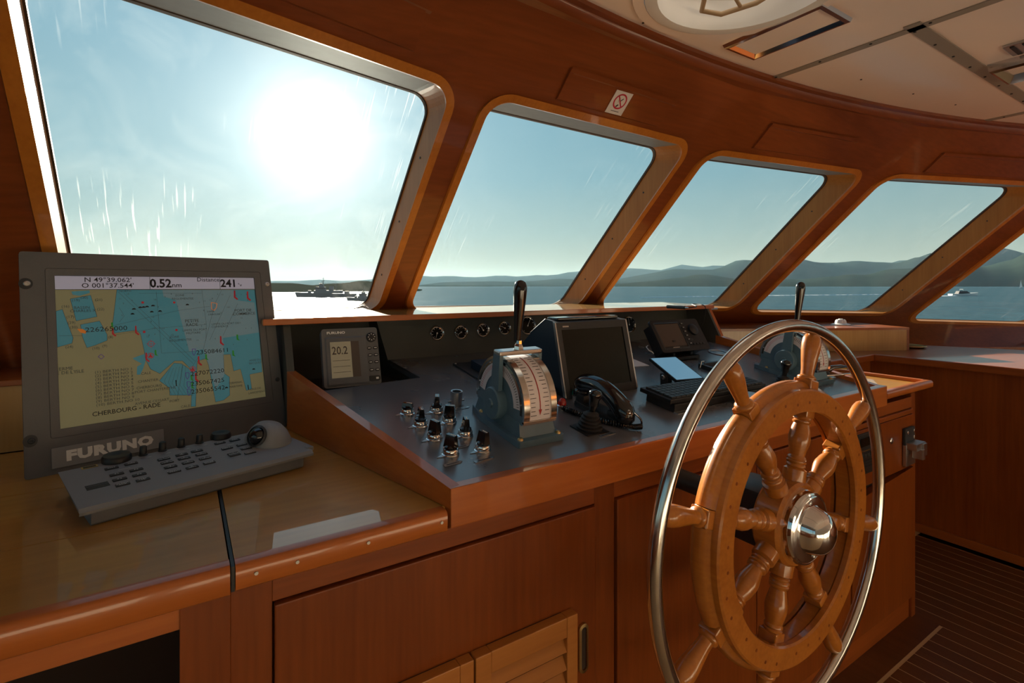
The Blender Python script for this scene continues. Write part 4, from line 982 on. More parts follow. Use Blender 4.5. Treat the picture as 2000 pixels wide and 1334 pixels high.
    gp = [(.0, zt + .030), (.0095, zt + .030), (.0105, zt + .06), (.0130, zt + .095), (.0160, zt + .138), (.0174, zt + .160), (.0166, zt + .172), (.0125, zt + .181), (.006, zt + .185), (0, zt + .186)]
    MB().lathe(gp, R(math.radians(-2), 'X'), 28).build('lever_grip', 'black_gloss', t, 60)
    for x, y in ((-.055, -.118), (.055, -.118), (-.050, .075), (.050, .075)):
        MB().lathe([(.0075, .0145), (.0070, .018), (.004, .0205), (0, .021)], T(x, y, 0), 14).build('bolt', 'brass', t, 50)
    return t
telegraph('blue engine control with white scale and black lever near the rotary switches', DM(.712, 1.108))
telegraph('blue engine control with black lever half hidden behind the wheel', DM(2.035, 1.115))
# ------------------------------------------------------------------ joysticks in rubber boots
def joystick(label, x, y, rz):
    t = thing('joystick', label, 'joystick', DM(x, y, rz), group='booted joysticks')
    MB().prism([(-.036, -.036), (.036, -.036), (.036, .036), (-.036, .036)], 0, .003).build('plate', 'black', t)
    pr = [(.033, .003)]
    for k in range(5):
        r = .033 - k * .0032; z = .004 + k * .0085; pr += [(r, z), (r + .0008, z + .004), (r - .006, z + .0075)]
    pr += [(.010, .048), (0, .048)]
    MB().lathe(pr, n=28).build('boot', 'rubber', t, 30)
    M = R(math.radians(6), 'Y')
    MB().lathe([(.008, .045), (.009, .06), (.0125, .064), (.013, .078), (.0155, .083), (.0175, .090), (.0170, .097), (.012, .103), (0, .105)], M, 24).build('knob', 'black_gloss', t, 45)
joystick('short black joystick in a ribbed rubber boot before the handset', .882, 1.006, 0)
joystick('short black joystick in a ribbed rubber boot behind the wheel', 1.80, 1.02, .3)
# ------------------------------------------------------------------ telephone handset
hs = thing('telephone_handset', 'black telephone handset lying in its cradle with coiled cord', 'handset', DM(.985, 1.075))
cr_ = MB().box(-.030, .030, -.085, .085, 0, .018, .006)
cr_.build('cradle', 'black', hs, 40)
MB().box(-.024, .024, -.085, -.045, .016, .034, .006).build('cradle_post', 'black', hs, 40)
MB().box(-.024, .024, .05, .085, .016, .040, .006).build('cradle_post', 'black', hs, 40)
pts = []; rad = []
for i in range(19):
    f = i / 18; y = .112 - .224 * f
    z = .076 - .16 * (f - .40) ** 2 - (.012 if i in (0, 18) else 0) * 0
    pts.append((0, y, z)); rad.append((.012 if i in (0, 18) else .0205) if False else [.012, .021, .0255, .0275, .028, .0275, .027, .0265, .0262, .026, .026, .0262, .0265, .027, .028, .029, .0285, .024, .013][i])
MB().tube(pts, rad, 20).build('grip', 'black_gloss', hs, 60)
MB().lathe([(.0, 0), (.025, 0), (.0265, .006), (.0245, .022), (.016, .030), (0, .030)], T(0, -.088, .020) @ R(math.radians(16), 'X'), 28).build('mouthpiece', 'black_gloss', hs, 45)
MB().lathe([(.0, 0), (.023, 0), (.0245, .006), (.0225, .020), (.014, .028), (0, .028)], T(0, .088, .026) @ R(math.radians(-14), 'X'), 28).build('earpiece', 'black_gloss', hs, 45)
ctrl = [(.008, -.115, .045), (.022, -.127, .028), (.025, -.128, .010), (.0, -.115, .0085), (-.045, -.055, .0085), (-.075, .02, .0085), (-.085, .09, .0085), (-.06, .15, .0085)]
def catmull(P, n):
    P = [Vector(p) for p in P]; out = []
    for i in range(len(P) - 1):
        p0, p1, p2, p3 = P[max(i - 1, 0)], P[i], P[i + 1], P[min(i + 2, len(P) - 1)]
        for k in range(n):
            t_ = k / n; out.append(.5 * ((2 * p1) + (p2 - p0) * t_ + (2 * p0 - 5 * p1 + 4 * p2 - p3) * t_ ** 2 + (3 * p1 - p0 - 3 * p2 + p3) * t_ ** 3))
    return out + [P[-1]]
path = catmull(ctrl[2:], 130); hel = []
for i, p in enumerate(path):
    d = (path[min(i + 1, len(path) - 1)] - path[max(i - 1, 0)]).normalized(); s1 = Vector((-d.y, d.x, 0)).normalized(); s2 = d.cross(s1)
    q = i * 2 * PI / 10.5
    hel.append(p + (s1 * math.cos(q) + s2 * math.sin(q)) * .0062)
MB().tube(catmull(ctrl[:3], 8), .0028, 6).tube(hel, .0019, 5).build('coiled_cord', 'black_gloss', hs, 60)
# ------------------------------------------------------------------ dark monitor in a wedge housing
mn = thing('dark_monitor', 'dark switched off monitor in a wedge housing behind the handset', 'monitor', (1.09, 1.2, DZ(1.2)))
MX0, MX1 = .967, 1.268
def mface(x, f, d=0): return (x, 1.22 + .054 * f + d * .976, DZ(1.22) + .002 + (1.238 - DZ(1.22) - .002) * f + d * .219)
sidep = [mface(0, 0)[1:], mface(0, 1)[1:], (1.315, 1.243), (1.40, 1.193), (1.55, DZ(1.55) + .02), (1.55, DZ(1.55) + .001), (1.33, DZ(1.33) + .001)]
m = OB(mn); n = len(sidep)
m.add([(MX0 + .004, *p) for p in sidep] + [(MX1 - .004, *p) for p in sidep], [tuple(range(n)), tuple(range(n, 2 * n))] + [(i, (i + 1) % n, n + (i + 1) % n, n + i) for i in range(n)]); m.build('housing', 'navy')
def mrect(x0, x1, f0, f1, d): return [mface(x0, f0, d), mface(x1, f0, d), mface(x1, f1, d), mface(x0, f1, d)]
o_, i_ = mrect(MX0, MX1, 0, 1.0, -.014), mrect(MX0 + .020, MX1 - .020, .11, .90, -.014)
m = OB(mn); m.strip(o_, i_).strip(o_, mrect(MX0, MX1, 0, 1, .002)).strip(i_, mrect(MX0 + .020, MX1 - .020, .11, .90, -.010)); m.build('bezel', 'dark_plastic')
m = OB(mn); m.add(mrect(MX0 + .020, MX1 - .020, .11, .90, -.0105), [(0, 1, 2, 3)]); m.build('screen', 'screen_dark')
m = OB(mn); m.hexa(mrect(MX0 - .003, MX0 + .0015, 0.02, 1, -.015), mrect(MX0 - .003, MX0 + .0015, .02, 1, -.004)); m.build('edge_strip', 'steel')
m = OB(mn); m.hexa(mrect(MX1 - .0025, MX1 + .003, 0.02, 1, -.015), mrect(MX1 - .0025, MX1 + .003, .02, 1, -.004)); m.build('edge_strip', 'steel')
m = OB(mn); m.add(mrect(MX0 + .026, MX0 + .05, .935, .955, -.0145), [(0, 1, 2, 3)]); m.build('badge', 'steel')
m = OB(mn); m.tube([(MX0 + .0035, 1.315, 1.244), (MX0 + .0035, 1.40, 1.194)], .0022, 6); m.build('edge_strip', 'chrome')
m = OB(mn); m.box(MX0 + .02, MX1 - .02, 1.276, 1.33, 1.239, 1.249, .004); m.build('top_hood', 'black_gloss')
ep = thing('equipment_plate', 'flat dark plate with a raised block behind the engine control', 'plate', DM(.86, 1.52))
MB().box(-.055, .08, -.16, .13, 0, .006, .002).build('plate', 'dark_plastic', ep)
MB().box(-.02, .06, -.10, .06, .006, .034, .002).build('block', 'navy', ep)
for x, y in ((-.048, .12), (-.048, -.15)): MB().lathe([(.004, .006), (.003, .008), (0, .008)], T(x, y, 0), 10).build('screw', 'steel', ep)
lp_ = thing('flat_keypad', 'flat dark keypad panel at the left foot of the dark monitor', 'keypad', DM(.95, 1.37))
MB().box(-.10, .015, -.12, .08, 0, .012, .003).build('panel', 'dark_plastic', lp_)
MB().box(-.085, -.01, -.10, -.02, .012, .0135, .001).build('touch_pad', 'grey_plastic', lp_)
for i in range(3):
    for j in range(5): MB().box(-.085 + j * .017, -.071 + j * .017, .0 + i * .017, .013 + i * .017, .012, .014, .001).build('key', 'grey_plastic', lp_)
# ------------------------------------------------------------------ depth sounder in its niche
a_ = math.radians(5.5)
sx, sup = Vector((math.cos(a_), -math.sin(a_) * .6, 0)).normalized(), None
bk_ = Vector((0, 0, 1)).cross(sx); tl = math.radians(20)
sup = Vector((0, 0, 1)) * math.cos(tl) + bk_ * math.sin(tl)
SM = frame((.342, 1.537, DZ(1.525) + .001), sx, sup, sx.cross(sup))
sd = thing('depth_sounder', 'grey depth sounder with small screen reading 20.2 in the console niche', 'depth sounder', SM)
W_, H2 = .166, .178
MB().prism(rrect(W_, H2, .008, 4, W_ / 2, H2 / 2), -.03, 0).build('case', 'grey_plastic', sd, 35)
m = MB(); m.strip([(*p, 0) for p in rrect(.128, .150, .004, 3, .072, .078)], [(*p, .004) for p in rrect(.115, .138, .004, 3, .070, .078)]); m.add([(*p, .004) for p in rrect(.115, .138, .004, 3, .070, .078)], [tuple(range(16))]); m.build('screen_frame', 'grey_plastic', sd)
MB().flat(rect(.022, .082, .027, .136), .0046).build('lcd', 'lcd_tan', sd)
MB().flat(rect(.082, .106, .027, .136), .0046).build('lcd_border', 'lcd_brown', sd)
MB().text('20.2', .034, T(.049, .108, .0050), sx=.80, bold=.01).build('reading', 'lcd_brown', sd)
for y in (.060, .078, .043): MB().flat(rect(.027, .077, y, y + .0012), .0050).build('rule', 'lcd_brown', sd)
MB().text('FURUNO', .0105, T(.042, .165, .0006), sx=1.25, bold=.03).build('lettering', 'print_white', sd)
MB().lathe([(.0155, 0), (.015, .004), (.012, .006), (0, .006)], T(.146, .146, 0), 28).build('direction_pad', 'black', sd, 40)
for k in range(8): MB().flat(rrect(.0035, .0018, .0005), .0064, T(.146, .146, 0) @ R(k * PI / 4, 'Z') @ T(.0095, 0, 0)).build('pad_mark', 'print_white', sd)
for (x, y) in ((.137, .112), (.156, .112), (.156, .090), (.138, .090), (.156, .068), (.138, .068), (.139, .044), (.157, .044)):
    k_ = MB().prism(rrect(.0135, .0085, .004, 4, x, y), 0, .003).build('button', 'black', sd); MB().flat(rect(x - .004, x + .004, y - .001, y + .001), .0033).build('legend', 'print_white', k_)
k_ = MB().prism(rrect(.038, .016, .007, 5, .145, .018), 0, .003).build('button', 'black', sd); MB().flat(rect(.150, .158, .015, .021), .0033).build('legend', 'print_white', k_)
# ------------------------------------------------------------------ gauges let into the leaning panel
gd_ = Vector((0, GP1[0] - GP0[0], GP1[1] - GP0[1])).normalized()
def GM(x, y): z = GP0[1] + (y - GP0[0]) / gd_.y * gd_.z; return frame((x, y - .0012, z), (1, 0, 0), gd_, Vector((1, 0, 0)).cross(gd_))
def GG(u, v, r, nd):
    X = (u - 1000) / 1000; c, s = math.cos(YAW), math.sin(YAW); d = Vector((X * c + s, -X * s + c, -(v - 558) / 1000)); nn = Vector((1, 0, 0)).cross(gd_)
    t_ = (Vector((0, *GP0)) - Vector((0, 0, EYE))).dot(nn) / d.dot(nn); return (d.x * t_, d.y * t_, r, nd)
def gauge(x, y, r, label, needle):
    t = thing('gauge', label, 'gauge', GM(x, y), group='round gauges under the console ledge')
    MB().lathe([(r, 0), (r, .005), (r - .002, .007), (r - .0045, .0055), (r - .005, .002), (r - .006, .002)], n=36, cap=False).build('bezel', 'chrome', t, 35)
    MB().lathe([(0, .0018), (r - .005, .0018)], n=36).build('face', 'screen_dark', t)
    m = MB()
    for k in range(9):
        q = math.radians(225 - k * 33.75); m.flat([(rr * math.cos(q) - w_ * math.sin(q), rr * math.sin(q) + w_ * math.cos(q)) for rr, w_ in ((r - .007, -.0005), (r - .007, .0005), (r - .0115, .0005), (r - .0115, -.0005))], .0022)
    m.build('dial_marks', 'print_white', t, kind='stuff')
    q = math.radians(needle); M = R(q, 'Z'); MB().prism([(-.004, -.0008), (r - .010, -.0004), (r - .010, .0004), (-.004, .0008)], .0024, .003, M).build('needle', 'print_white', t)
    MB().lathe([(.0028, .0022), (.0028, .004), (0, .004)], n=12).build('boss', 'steel', t)
for i, (x, y, r, nd) in enumerate((GG(853, 651, .0285, 250), GG(900, 649, .0285, 210), GG(943, 645, .0285, 120), GG(985, 641, .0285, 150), GG(1030, 636, .040, 60), GG(1228, 634, .040, 90))):
    gauge(x, y, r, ['small chrome rimmed gauge nearest the depth sounder', 'second small chrome rimmed gauge from the depth sounder', 'third small chrome rimmed gauge from the depth sounder', 'fourth small gauge, just left of the black lever', 'larger gauge between the black lever and the dark monitor', 'larger gauge peeping out right of the dark monitor'][i], nd)
# ------------------------------------------------------------------ black plotter on a bracket
PB0, PB1 = Vector((1.637, 1.42, 1.078)), Vector((1.653, 1.50, 1.205))
px_ = Vector((1, -.02, -.01)).normalized(); pu = (Vector((0, .08, .127))).normalized(); pz_ = px_.cross(pu)
GMx = frame((1.637, 1.42, 1.076), px_, pu, pz_)
gp_ = thing('gps_plotter', 'black chart plotter with side knob on a bracket under the ledge', 'plotter', GMx)
m = MB(); m.prism(rrect(.30, .150, .012, 4, .155, .075), -.012, 0).build('front', 'black', gp_, 40)
MB().hexa([(.03, .01, -.07), (.28, .01, -.07), (.28, .01, -.012), (.03, .01, -.012)], [(.03, .14, -.07), (.28, .14, -.07), (.28, .14, -.012), (.03, .14, -.012)]).build('case', 'black', gp_)
m = MB(); m.strip([(*p, .001) for p in rrect(.155, .125, .004, 2, .098, .075)], [(*p, .003) for p in rrect(.145, .115, .004, 2, .098, .075)]).build('screen_frame', 'dark_plastic', gp_)
MB().flat(rect(.027, .169, .026, .130), .0012).build('screen', 'lcd_brown', gp_)
MB().flat(rect(.075, .115, .0185, .0215), .0014).build('badge', 'steel', gp_)
for k in range(6): MB().prism(rrect(.018, .010, .003, 3, .193, .128 - k * .019), 0, .003).build('button', 'dark_plastic', gp_); 
for k in range(6): MB().flat(rect(.189, .197, .127 - k * .019, .129 - k * .019), .0034).build('legend', 'print_white', gp_)
MB().lathe([(.026, 0), (.025, .010), (.018, .013), (0, .013)], T(.245, .095, 0), 28).build('knob', 'black', gp_, 40)
for k in range(4): MB().prism(rrect(.013, .009, .003, 3, .215 + k * .020, .030), 0, .003).build('button', 'dark_plastic', gp_)
o2_ = GMx.inverted()
m = MB(); m.box(1.72, 1.86, 1.41, 1.50, DZ(1.455) + .0, DZ(1.455) + .012, M=o2_).box(1.725, 1.74, 1.44, 1.48, DZ(1.455), 1.12, M=o2_).box(1.84, 1.855, 1.44, 1.48, DZ(1.455), 1.12, M=o2_); m.build('bracket', 'black', gp_)
MB().tube([(-.005, .06, -.05), (-.03, .05, -.04), (-.035, .03, -.03), (-.02, .02, -.03), (.0, .02, -.045)], .002, 6).build('cable', 'paper', gp_, 60)
# white tilted tablet on a bracket
TM = frame((1.355, 1.118, 1.040), Vector((1, -.03, 0)).normalized(), Vector((.03, .13, .056)).normalized(), Vector((1, -.03, 0)).cross(Vector((.03, .13, .056))).normalized())
tb = thing('tilted_tablet', 'small glossy tablet tilted on a bracket above the keyboard', 'tablet', TM)
MB().prism(rrect(.122, .145, .004, 3, .061, .0725), -.009, 0).build('case', 'black', tb)
MB().flat(rrect(.114, .137, .002, 2, .061, .0725), .0004).build('glass', 'mirror_glass', tb)
i2 = TM.inverted()
MB().box(1.365, 1.385, 1.16, 1.19, DZ(1.175) + .0005, 1.052, .002, i2).build('stand', 'dark_plastic', tb)
MB().rod(i2 @ Vector((1.358, 1.175, 1.042)), i2 @ Vector((1.39, 1.175, 1.042)), .008).build('pivot', 'steel', tb)
# dished tray, paper slips and a flush ring
ty = thing('dished_tray', 'black dished tray lying right of the tilted tablet', 'tray', DM(1.80, 1.275))
m = MB(); o_, i_ = rrect(.14, .105, .012, 4), rrect(.115, .08, .010, 4); i3 = rrect(.09, .055, .008, 4)
m.strip([(*p, 0) for p in o_], [(*p, .016) for p in o_]).strip([(*p, .016) for p in o_], [(*p, .016) for p in i_]).strip([(*p, .016) for p in i_], [(*p, .004) for p in i3]).add([(*p, .004) for p in i3], [tuple(range(len(i3)))]); m.build('dish', 'black', ty, 35)
MB().tube([(-.055, .03, .016), (-.06, .03, .03), (-.075, .03, .03), (-.08, .03, .005)], .002, 6).build('wire', 'steel', ty, 60)
for (x, y, rz, w_, h_, lab_) in ((1.56, 1.60, .05, .12, .07, 'white paper slip lying right of the dark monitor'), (1.50, 1.47, -.1, .10, .12, 'white paper slip under the black plotter bracket')):
    q_ = thing('paper_slip', lab_, 'paper', DM(x, y, rz)); MB().box(-w_ / 2, w_ / 2, -h_ / 2, h_ / 2, 0, .0015).build('sheet', 'paper', q_); MB().box(-w_ / 2 + .006, w_ / 2 - .006, h_ / 2 - .012, h_ / 2 - .008, .0015, .0018).build('printed_line', 'scr_line', q_)
rg_ = thing('flush_ring', 'flush steel ring in the desk behind the hoop of the wheel', 'deck ring', DM(2.06, 1.46)); MB().torus(.045, .003, T(0, 0, .002), 36, 8).build('ring', 'steel', rg_, 60); MB().lathe([(0, .0), (.042, .0), (.042, .001), (0, .001)], n=30).build('disc', 'desk_black', rg_)
# computer keyboard on its tray
kt = thing('keyboard_tray', 'black low tray under the computer keyboard', 'tray', DM(1.43, 1.062))
MB().box(-.225, .225, -.060, .050, 0, .024, .003).build('tray', 'black', kt); MB().box(-.225, -.17, -.075, -.058, .0, .003).build('label', 'steel', kt)
kb = thing('computer_keyboard', 'black computer keyboard on the helm desk left of the wheel hoop', 'keyboard', DM(1.43, 1.065, -.01, .0245))
MB().box(-.237, .237, -.062, .060, 0, .014, .003).build('case', 'black', kb)
m = MB()
for r_ in range(6):
    nk = 21
    for k in range(nk):
        if r_ == 5 and 4 <= k <= 8: continue
        x = -.226 + k * .0216; y = .046 - r_ * .0175
        m.box(x, x + .0185, y - .0145, y, .0138, .0195)
    if r_ == 5: m.box(-.226 + 4 * .0216, -.226 + 8 * .0216 + .0185, .046 - r_ * .0175 - .0145, .046 - r_ * .0175, .0138, .0195)
m.build('keys', 'dark_plastic', kb, kind='stuff')
tn = thing('round_tin', 'low round metal tin behind the wheel spoke', 'tin', DM(1.50, .945))
MB().lathe([(.040, 0), (.042, .004), (.042, .020), (.044, .021), (.044, .033), (.041, .036), (0, .036)], n=32).build('tin', 'steel', tn, 40); MB().torus(.0425, .0016, T(0, 0, .0205), 32, 6).build('lid_seam', 'dark_plastic', tn)
# hinged lever right of the second engine control
lv = thing('hinged_lever', 'black hinged lever with steel rod at the right end of the helm desk', 'lever', DM(2.135, 1.03, .0))
MB().box(-.05, .03, -.02, .03, 0, .010, .002).build('base', 'steel', lv)
MB().lathe([(.018, .01), (.017, .024), (.012, .030), (0, .030)], T(.0, .01, 0), 20).build('pivot', 'black', lv, 40)
MB().tube([(.0, .01, .028), (.04, .005, .040), (.09, -.005, .042), (.12, -.010, .038)], [.012, .010, .009, .008], 12).build('handle', 'black_gloss', lv, 60)
MB().rod((-.03, -.01, .018), (.115, -.045, .024), .0045).lathe([(.012 * math.cos(q), .012 * math.sin(q)) for q in np.linspace(-PI / 2, PI / 2, 11)], T(.118, -.046, .024), 16).build('rod', 'chrome_worn', lv, 60)
# ------------------------------------------------------------------ small things on the ledges
pn_ = thing('pen_light', 'slim dark stick with a cable lying on the console ledge', 'pen light', (2.22, 1.95, 1.2505))
def Ri(u, v, z):
    X = (u - 1000) / 1000; c, s = math.cos(YAW), math.sin(YAW); t_ = (z - EYE) / (-(v - 558) / 1000)
    return Vector(((X * c + s) * t_, (-X * s + c) * t_, z))
a, b = Ri(1303, 599, 1.258), Ri(1340, 601, 1.258)
b = a + (b - a).normalized() * .11
pn_.location = (a.x, a.y, 1.2505); o_ = Vector(pn_.location)
MB().rod(a - o_, b - o_, .0072, 12).build('stick', 'dark_plastic', pn_, 40)
MB().rod(b - o_, b + (b - a).normalized() * .02 - o_, .004, 10).build('collar', 'steel', pn_, 40)
e_ = b + (b - a).normalized() * .02
MB().tube([q - o_ for q in catmull([e_, e_ + Vector((.05, .0, .004)), Vector((2.18, 1.70, 1.256)), Vector((2.20, 1.648, 1.252)), Vector((2.205, 1.640, 1.22)), Vector((2.20, 1.66, 1.15)), Vector((2.17, 1.68, 1.09))], 6)], .0022, 6).build('cable', 'rubber', pn_, 60)
wc = thing('white_base', 'small white flanged base on the right hand window shelf', 'fitting', (3.62, 1.66, 1.0925))
MB().lathe([(.055, 0), (.055, .006), (.034, .012), (.030, .030), (.024, .036), (0, .037)], n=28).build('dome', 'coat_white', wc, 40); MB().lathe([(.014, .036), (.012, .041), (0, .042)], n=16).build('cap', 'coat_white', wc, 40)
bt = thing('brass_tray', 'flat brass dish on the counter under the rightmost window', 'dish', (3.98, 1.42, .9485))
MB().lathe([(0, .002), (.075, .002), (.095, .012), (.099, .012), (.079, 0), (0, 0)], n=36).build('dish', 'brass', bt, 40); MB().torus(.097, .0025, T(0, 0, .012), 36, 6).build('rim', 'brass', bt, 60)
bk2 = thing('wall_bracket', 'small grab bracket on the bulkhead right of the console ledge', 'bracket', (2.42, 1.79, 1.13))
MB().box(-.02, .02, -.01, .02, -.02, .09, .003).build('plate', 'mahogany_z', bk2)
MB().rod((-.045, -.02, .092), (.06, -.02, .092), .007).rod((-.045, -.02, -.022), (.06, -.02, -.022), .007).build('bar', 'steel', bk2, 40)
# ------------------------------------------------------------------ vessels on the water
base('ship_grey', (.16, .17, .18), .6); base('hull_white', (.75, .75, .73), .4); base('hull_dark', (.03, .035, .045), .5); base('foam', (.80, .84, .86), .8)
RIGHT = Vector((math.cos(YAW), -math.sin(YAW), 0))
def afloat(u, v, turn=0.0):
    d = (EYE + 4.0) / (v - 558) * 1000; p = cdir_(u) * d
    a = math.atan2(RIGHT.y, RIGHT.x) + turn
    return T(p.x, p.y, -4.0) @ R(a, 'Z'), d
def cdir_(u):
    X = (u - 1000) / 1000; c, s = math.cos(YAW), math.sin(YAW)
    return Vector((X * c + s, -X * s + c, 0))
def hull(L, W, Hb, Hs, n=14):
    """bow towards -x; sheer from Hs at the stern to Hb at the bow"""
    m = MB(); vs = []
    for i in range(n + 1):
        f = i / n; x = -L / 2 + L * f
        w_ = W / 2 * min(1, (f * 2.6 + .02)) ** .6 * (1 - .12 * max(0, f - .8) * 5); h = Hb + (Hs - Hb) * min(1, f * 1.6)
        rake = (1 - f) ** 3 * -L * .04
        vs += [(x, -w_ * .75, -.6), (x + rake, -w_, h), (x + rake, w_, h), (x, w_ * .75, -.6)]
    fs = []
    for i in range(n):
        for j in range(4): fs.append((i * 4 + j, i * 4 + (j + 1) % 4, i * 4 + 4 + (j + 1) % 4, i * 4 + 4 + j))
    fs += [(0, 1, 2, 3), tuple(n * 4 + j for j in range(4))]
    return m.add(vs, fs)
def warship(M, L, label, seed):
    rnd = random.Random(seed); t = thing('warship', label, 'ship', M)
    k = L / 26
    S_ = lambda *a: [q * k for q in a]
    hull(L, 4.2 * k, 2.3 * k, 1.5 * k).build('hull', 'ship_grey', t, 40)
    MB().box(*S_(-5.5, 7, -1.5, 1.5, 1.6, 3.0)).build('deckhouse', 'ship_grey', t)
    br = MB().box(*S_(-4.6, -.5, -1.4, 1.4, 3.0, 4.6)).build('bridge', 'ship_grey', t)
    MB().box(*S_(-4.7, -.4, -1.45, 1.45, 3.7, 4.2)).build('bridge_windows', 'hull_dark', t)
    MB().box(*S_(-3.2, -1.2, -.8, .8, 4.6, 5.6)).build('director_tower', 'ship_grey', t)
    ms = MB().cyl(Vector(S_(-1.6, 0, 5.4)), Vector(S_(-1.4, 0, 9.0)), .16 * k, .06 * k, 8).build('mast', 'ship_grey', t)
    for z, w_ in ((6.4, 1.3), (7.3, .9), (8.2, .5)): MB().box(*S_(-1.6 - w_, -1.6 + w_, -.08, .08, z, z + .12)).build('yard', 'ship_grey', ms)
    MB().lathe([(0, 0), (.7 * k, .2 * k), (.7 * k, .5 * k), (0, .7 * k)], T(*S_(-2.6, 0, 5.6)), 12).build('radar', 'ship_grey', t)
    MB().box(*S_(1.2, 3.0, -.8, .8, 3.0, 4.9)).build('funnel', 'ship_grey', t)
    MB().cyl(Vector(S_(4.2, 0, 3)), Vector(S_(4.2, 0, 6.6)), .1 * k, .05 * k, 8).build('mast', 'ship_grey', t)
    MB().box(*S_(-8.2, -6.8, -.7, .7, 2.0, 3.0)).build('gun_turret', 'ship_grey', t)
    MB().cyl(Vector(S_(-8.0, 0, 2.6)), Vector(S_(-10.4, 0, 3.0)), .1 * k, n=8).build('gun_barrel', 'ship_grey', t)
    MB().box(*S_(8, 10, -1, 1, 1.5, 2.6)).build('aft_house', 'ship_grey', t)
    MB().hexa([S_(-2.2, -1.5, 3.0), S_(.2, -1.5, 3.0), S_(.2, -1.4, 3.0), S_(-2.2, -1.4, 3.0)], [S_(-2.2, -1.5, 3.2), S_(.2, -1.5, 3.2), S_(.2, -1.4, 3.2), S_(-2.2, -1.4, 3.2)]).build('rail', 'ship_grey', t)
    return t
M, d = afloat(638, 580, .12); warship(M, 27, 'grey warship lying off in the sun glitter behind the large window', 1)
M, d = afloat(716, 587, -.1); warship(M, 14, 'smaller grey vessel right of the warship, half behind the window frame', 2)
M, d = afloat(1882, 577.5, PI + .05)
t = thing('motor_boat', 'white motor boat speeding across the bay in the rightmost window', 'boat', M)
hull(15, 3.4, 1.7, 1.0).build('hull', 'hull_white', t, 40); MB().hexa([(-3, -1.2, 1.1), (4, -1.2, 1.0), (4, 1.2, 1.0), (-3, 1.2, 1.1)], [(-1, -1, 2.5), (3.2, -1, 2.5), (3.2, 1, 2.5), (-1, 1, 2.5)]).build('cabin', 'hull_dark', t); MB().tube([(1, -1, 2.5), (1.2, -1, 3.4), (1.2, 1, 3.4), (1, 1, 2.5)], .08, 6).build('radar_arch', 'hull_white', t)
def wake(pts, w0, w1, label):
    """churned foam lying on the water along a track"""
    P = [cdir_(u) * ((EYE + 4.0) / (v - 558) * 1000) for u, v in pts]; m = MB(); L_ = []; R_ = []; rnd = random.Random(len(label))
    n = 60
    for i in range(n + 1):
        f = i / n * (len(P) - 1); k = min(int(f), len(P) - 2); p = P[k].lerp(P[k + 1], f - k); d = (P[k + 1] - P[k]).normalized(); nn = Vector((-d.y, d.x, 0)); w_ = (w0 + (w1 - w0) * i / n) * rnd.uniform(.5, 1.2)
        L_.append((p.x + nn.x * w_, p.y + nn.y * w_, -3.9)); R_.append((p.x - nn.x * w_, p.y - nn.y * w_, -3.9))
    vs = []; fs = []
    for i in range(n + 1):
        a, b = Vector(L_[i]), Vector(R_[i]); c_ = (a + b) / 2 + Vector((0, 0, .25)); vs += [a, c_, b]
    for i in range(n): fs += [(i * 3, i * 3 + 1, i * 3 + 4, i * 3 + 3), (i * 3 + 1, i * 3 + 2, i * 3 + 5, i * 3 + 4)]
    tag(m.add(vs, fs).build('boat_wake', 'foam', None, 60), label, 'wake')
wake([(1818, 579.6), (1868, 578.4)], 1.6, .5, 'white wake trailing behind the motor boat')
wake([(1480, 578.2), (1600, 577.2), (1750, 575.6)], .9, .45, 'long thin white wake across the water in the fourth window')
wake([(1250, 582), (1330, 580.6), (1400, 580)], .25, .5, 'faint wake line in the third window')
M, d = afloat(1994, 563, .4)
t = thing('sail_boat', 'small sailing boat with white sails at the right edge of the picture', 'boat', M)
hull(12, 3, 1.2, .9).build('hull', 'hull_white', t, 40); MB().cyl((-.5, 0, .9), (-.5, 0, 17), .12, .06, 8).build('mast', 'ship_grey', t)
MB().hexa([(-.3, -.05, 2), (5, -.3, 2), (5, -.2, 2), (-.3, .05, 2)], [(-.3, -.05, 16.5), (-.1, -.05, 16.5), (-.1, .05, 16.5), (-.3, .05, 16.5)]).build('mainsail', 'hull_white', t)
MB().hexa([(-5.5, -.05, 1.5), (-1, -.5, 1.6), (-1, -.4, 1.6), (-5.5, .05, 1.5)], [(-.8, -.05, 15), (-.7, -.05, 15), (-.7, .05, 15), (-.8, .05, 15)]).build('jib', 'hull_white', t)
# ------------------------------------------------------------------ sea, hills, boats
SEA = -4.0
def cdir(u):
    X = (u - 1000) / 1000; c, s = math.cos(YAW), math.sin(YAW)
    return Vector((X * c + s, -X * s + c, 0))
m = base('sea_water', (.020, .050, .068), .25, spec=.16)
t = m.node_tree; t.nodes.remove(t.nodes['Principled BSDF']); tc = N(t, 'ShaderNodeTexCoord')
bs = None
for sc, st, dist in ((.9, .8, .16), (.12, .8, 1.0), (.015, .6, 4.0)):
    no = N(t, 'ShaderNodeTexNoise'); no.inputs['Scale'].default_value = sc; no.inputs['Detail'].default_value = 4
    t.links.new(tc.outputs['Object'], no.inputs['Vector'])
    b = N(t, 'ShaderNodeBump'); b.inputs['Strength'].default_value = st; b.inputs['Distance'].default_value = dist
    t.links.new(no.outputs[0], b.inputs['Height'])
    if bs: t.links.new(bs, b.inputs['Normal'])
    bs = b.outputs[0]
df = N(t, 'ShaderNodeBsdfDiffuse'); df.inputs[0].default_value = (.012, .045, .065, 1)
gs = N(t, 'ShaderNodeBsdfGlossy'); gs.inputs[0].default_value = (.85, .95, 1, 1); gs.inputs['Roughness'].default_value = .18
for q in (df, gs): t.links.new(bs, q.inputs['Normal'])
ms_ = N(t, 'ShaderNodeMixShader'); ms_.inputs[0].default_value = .26
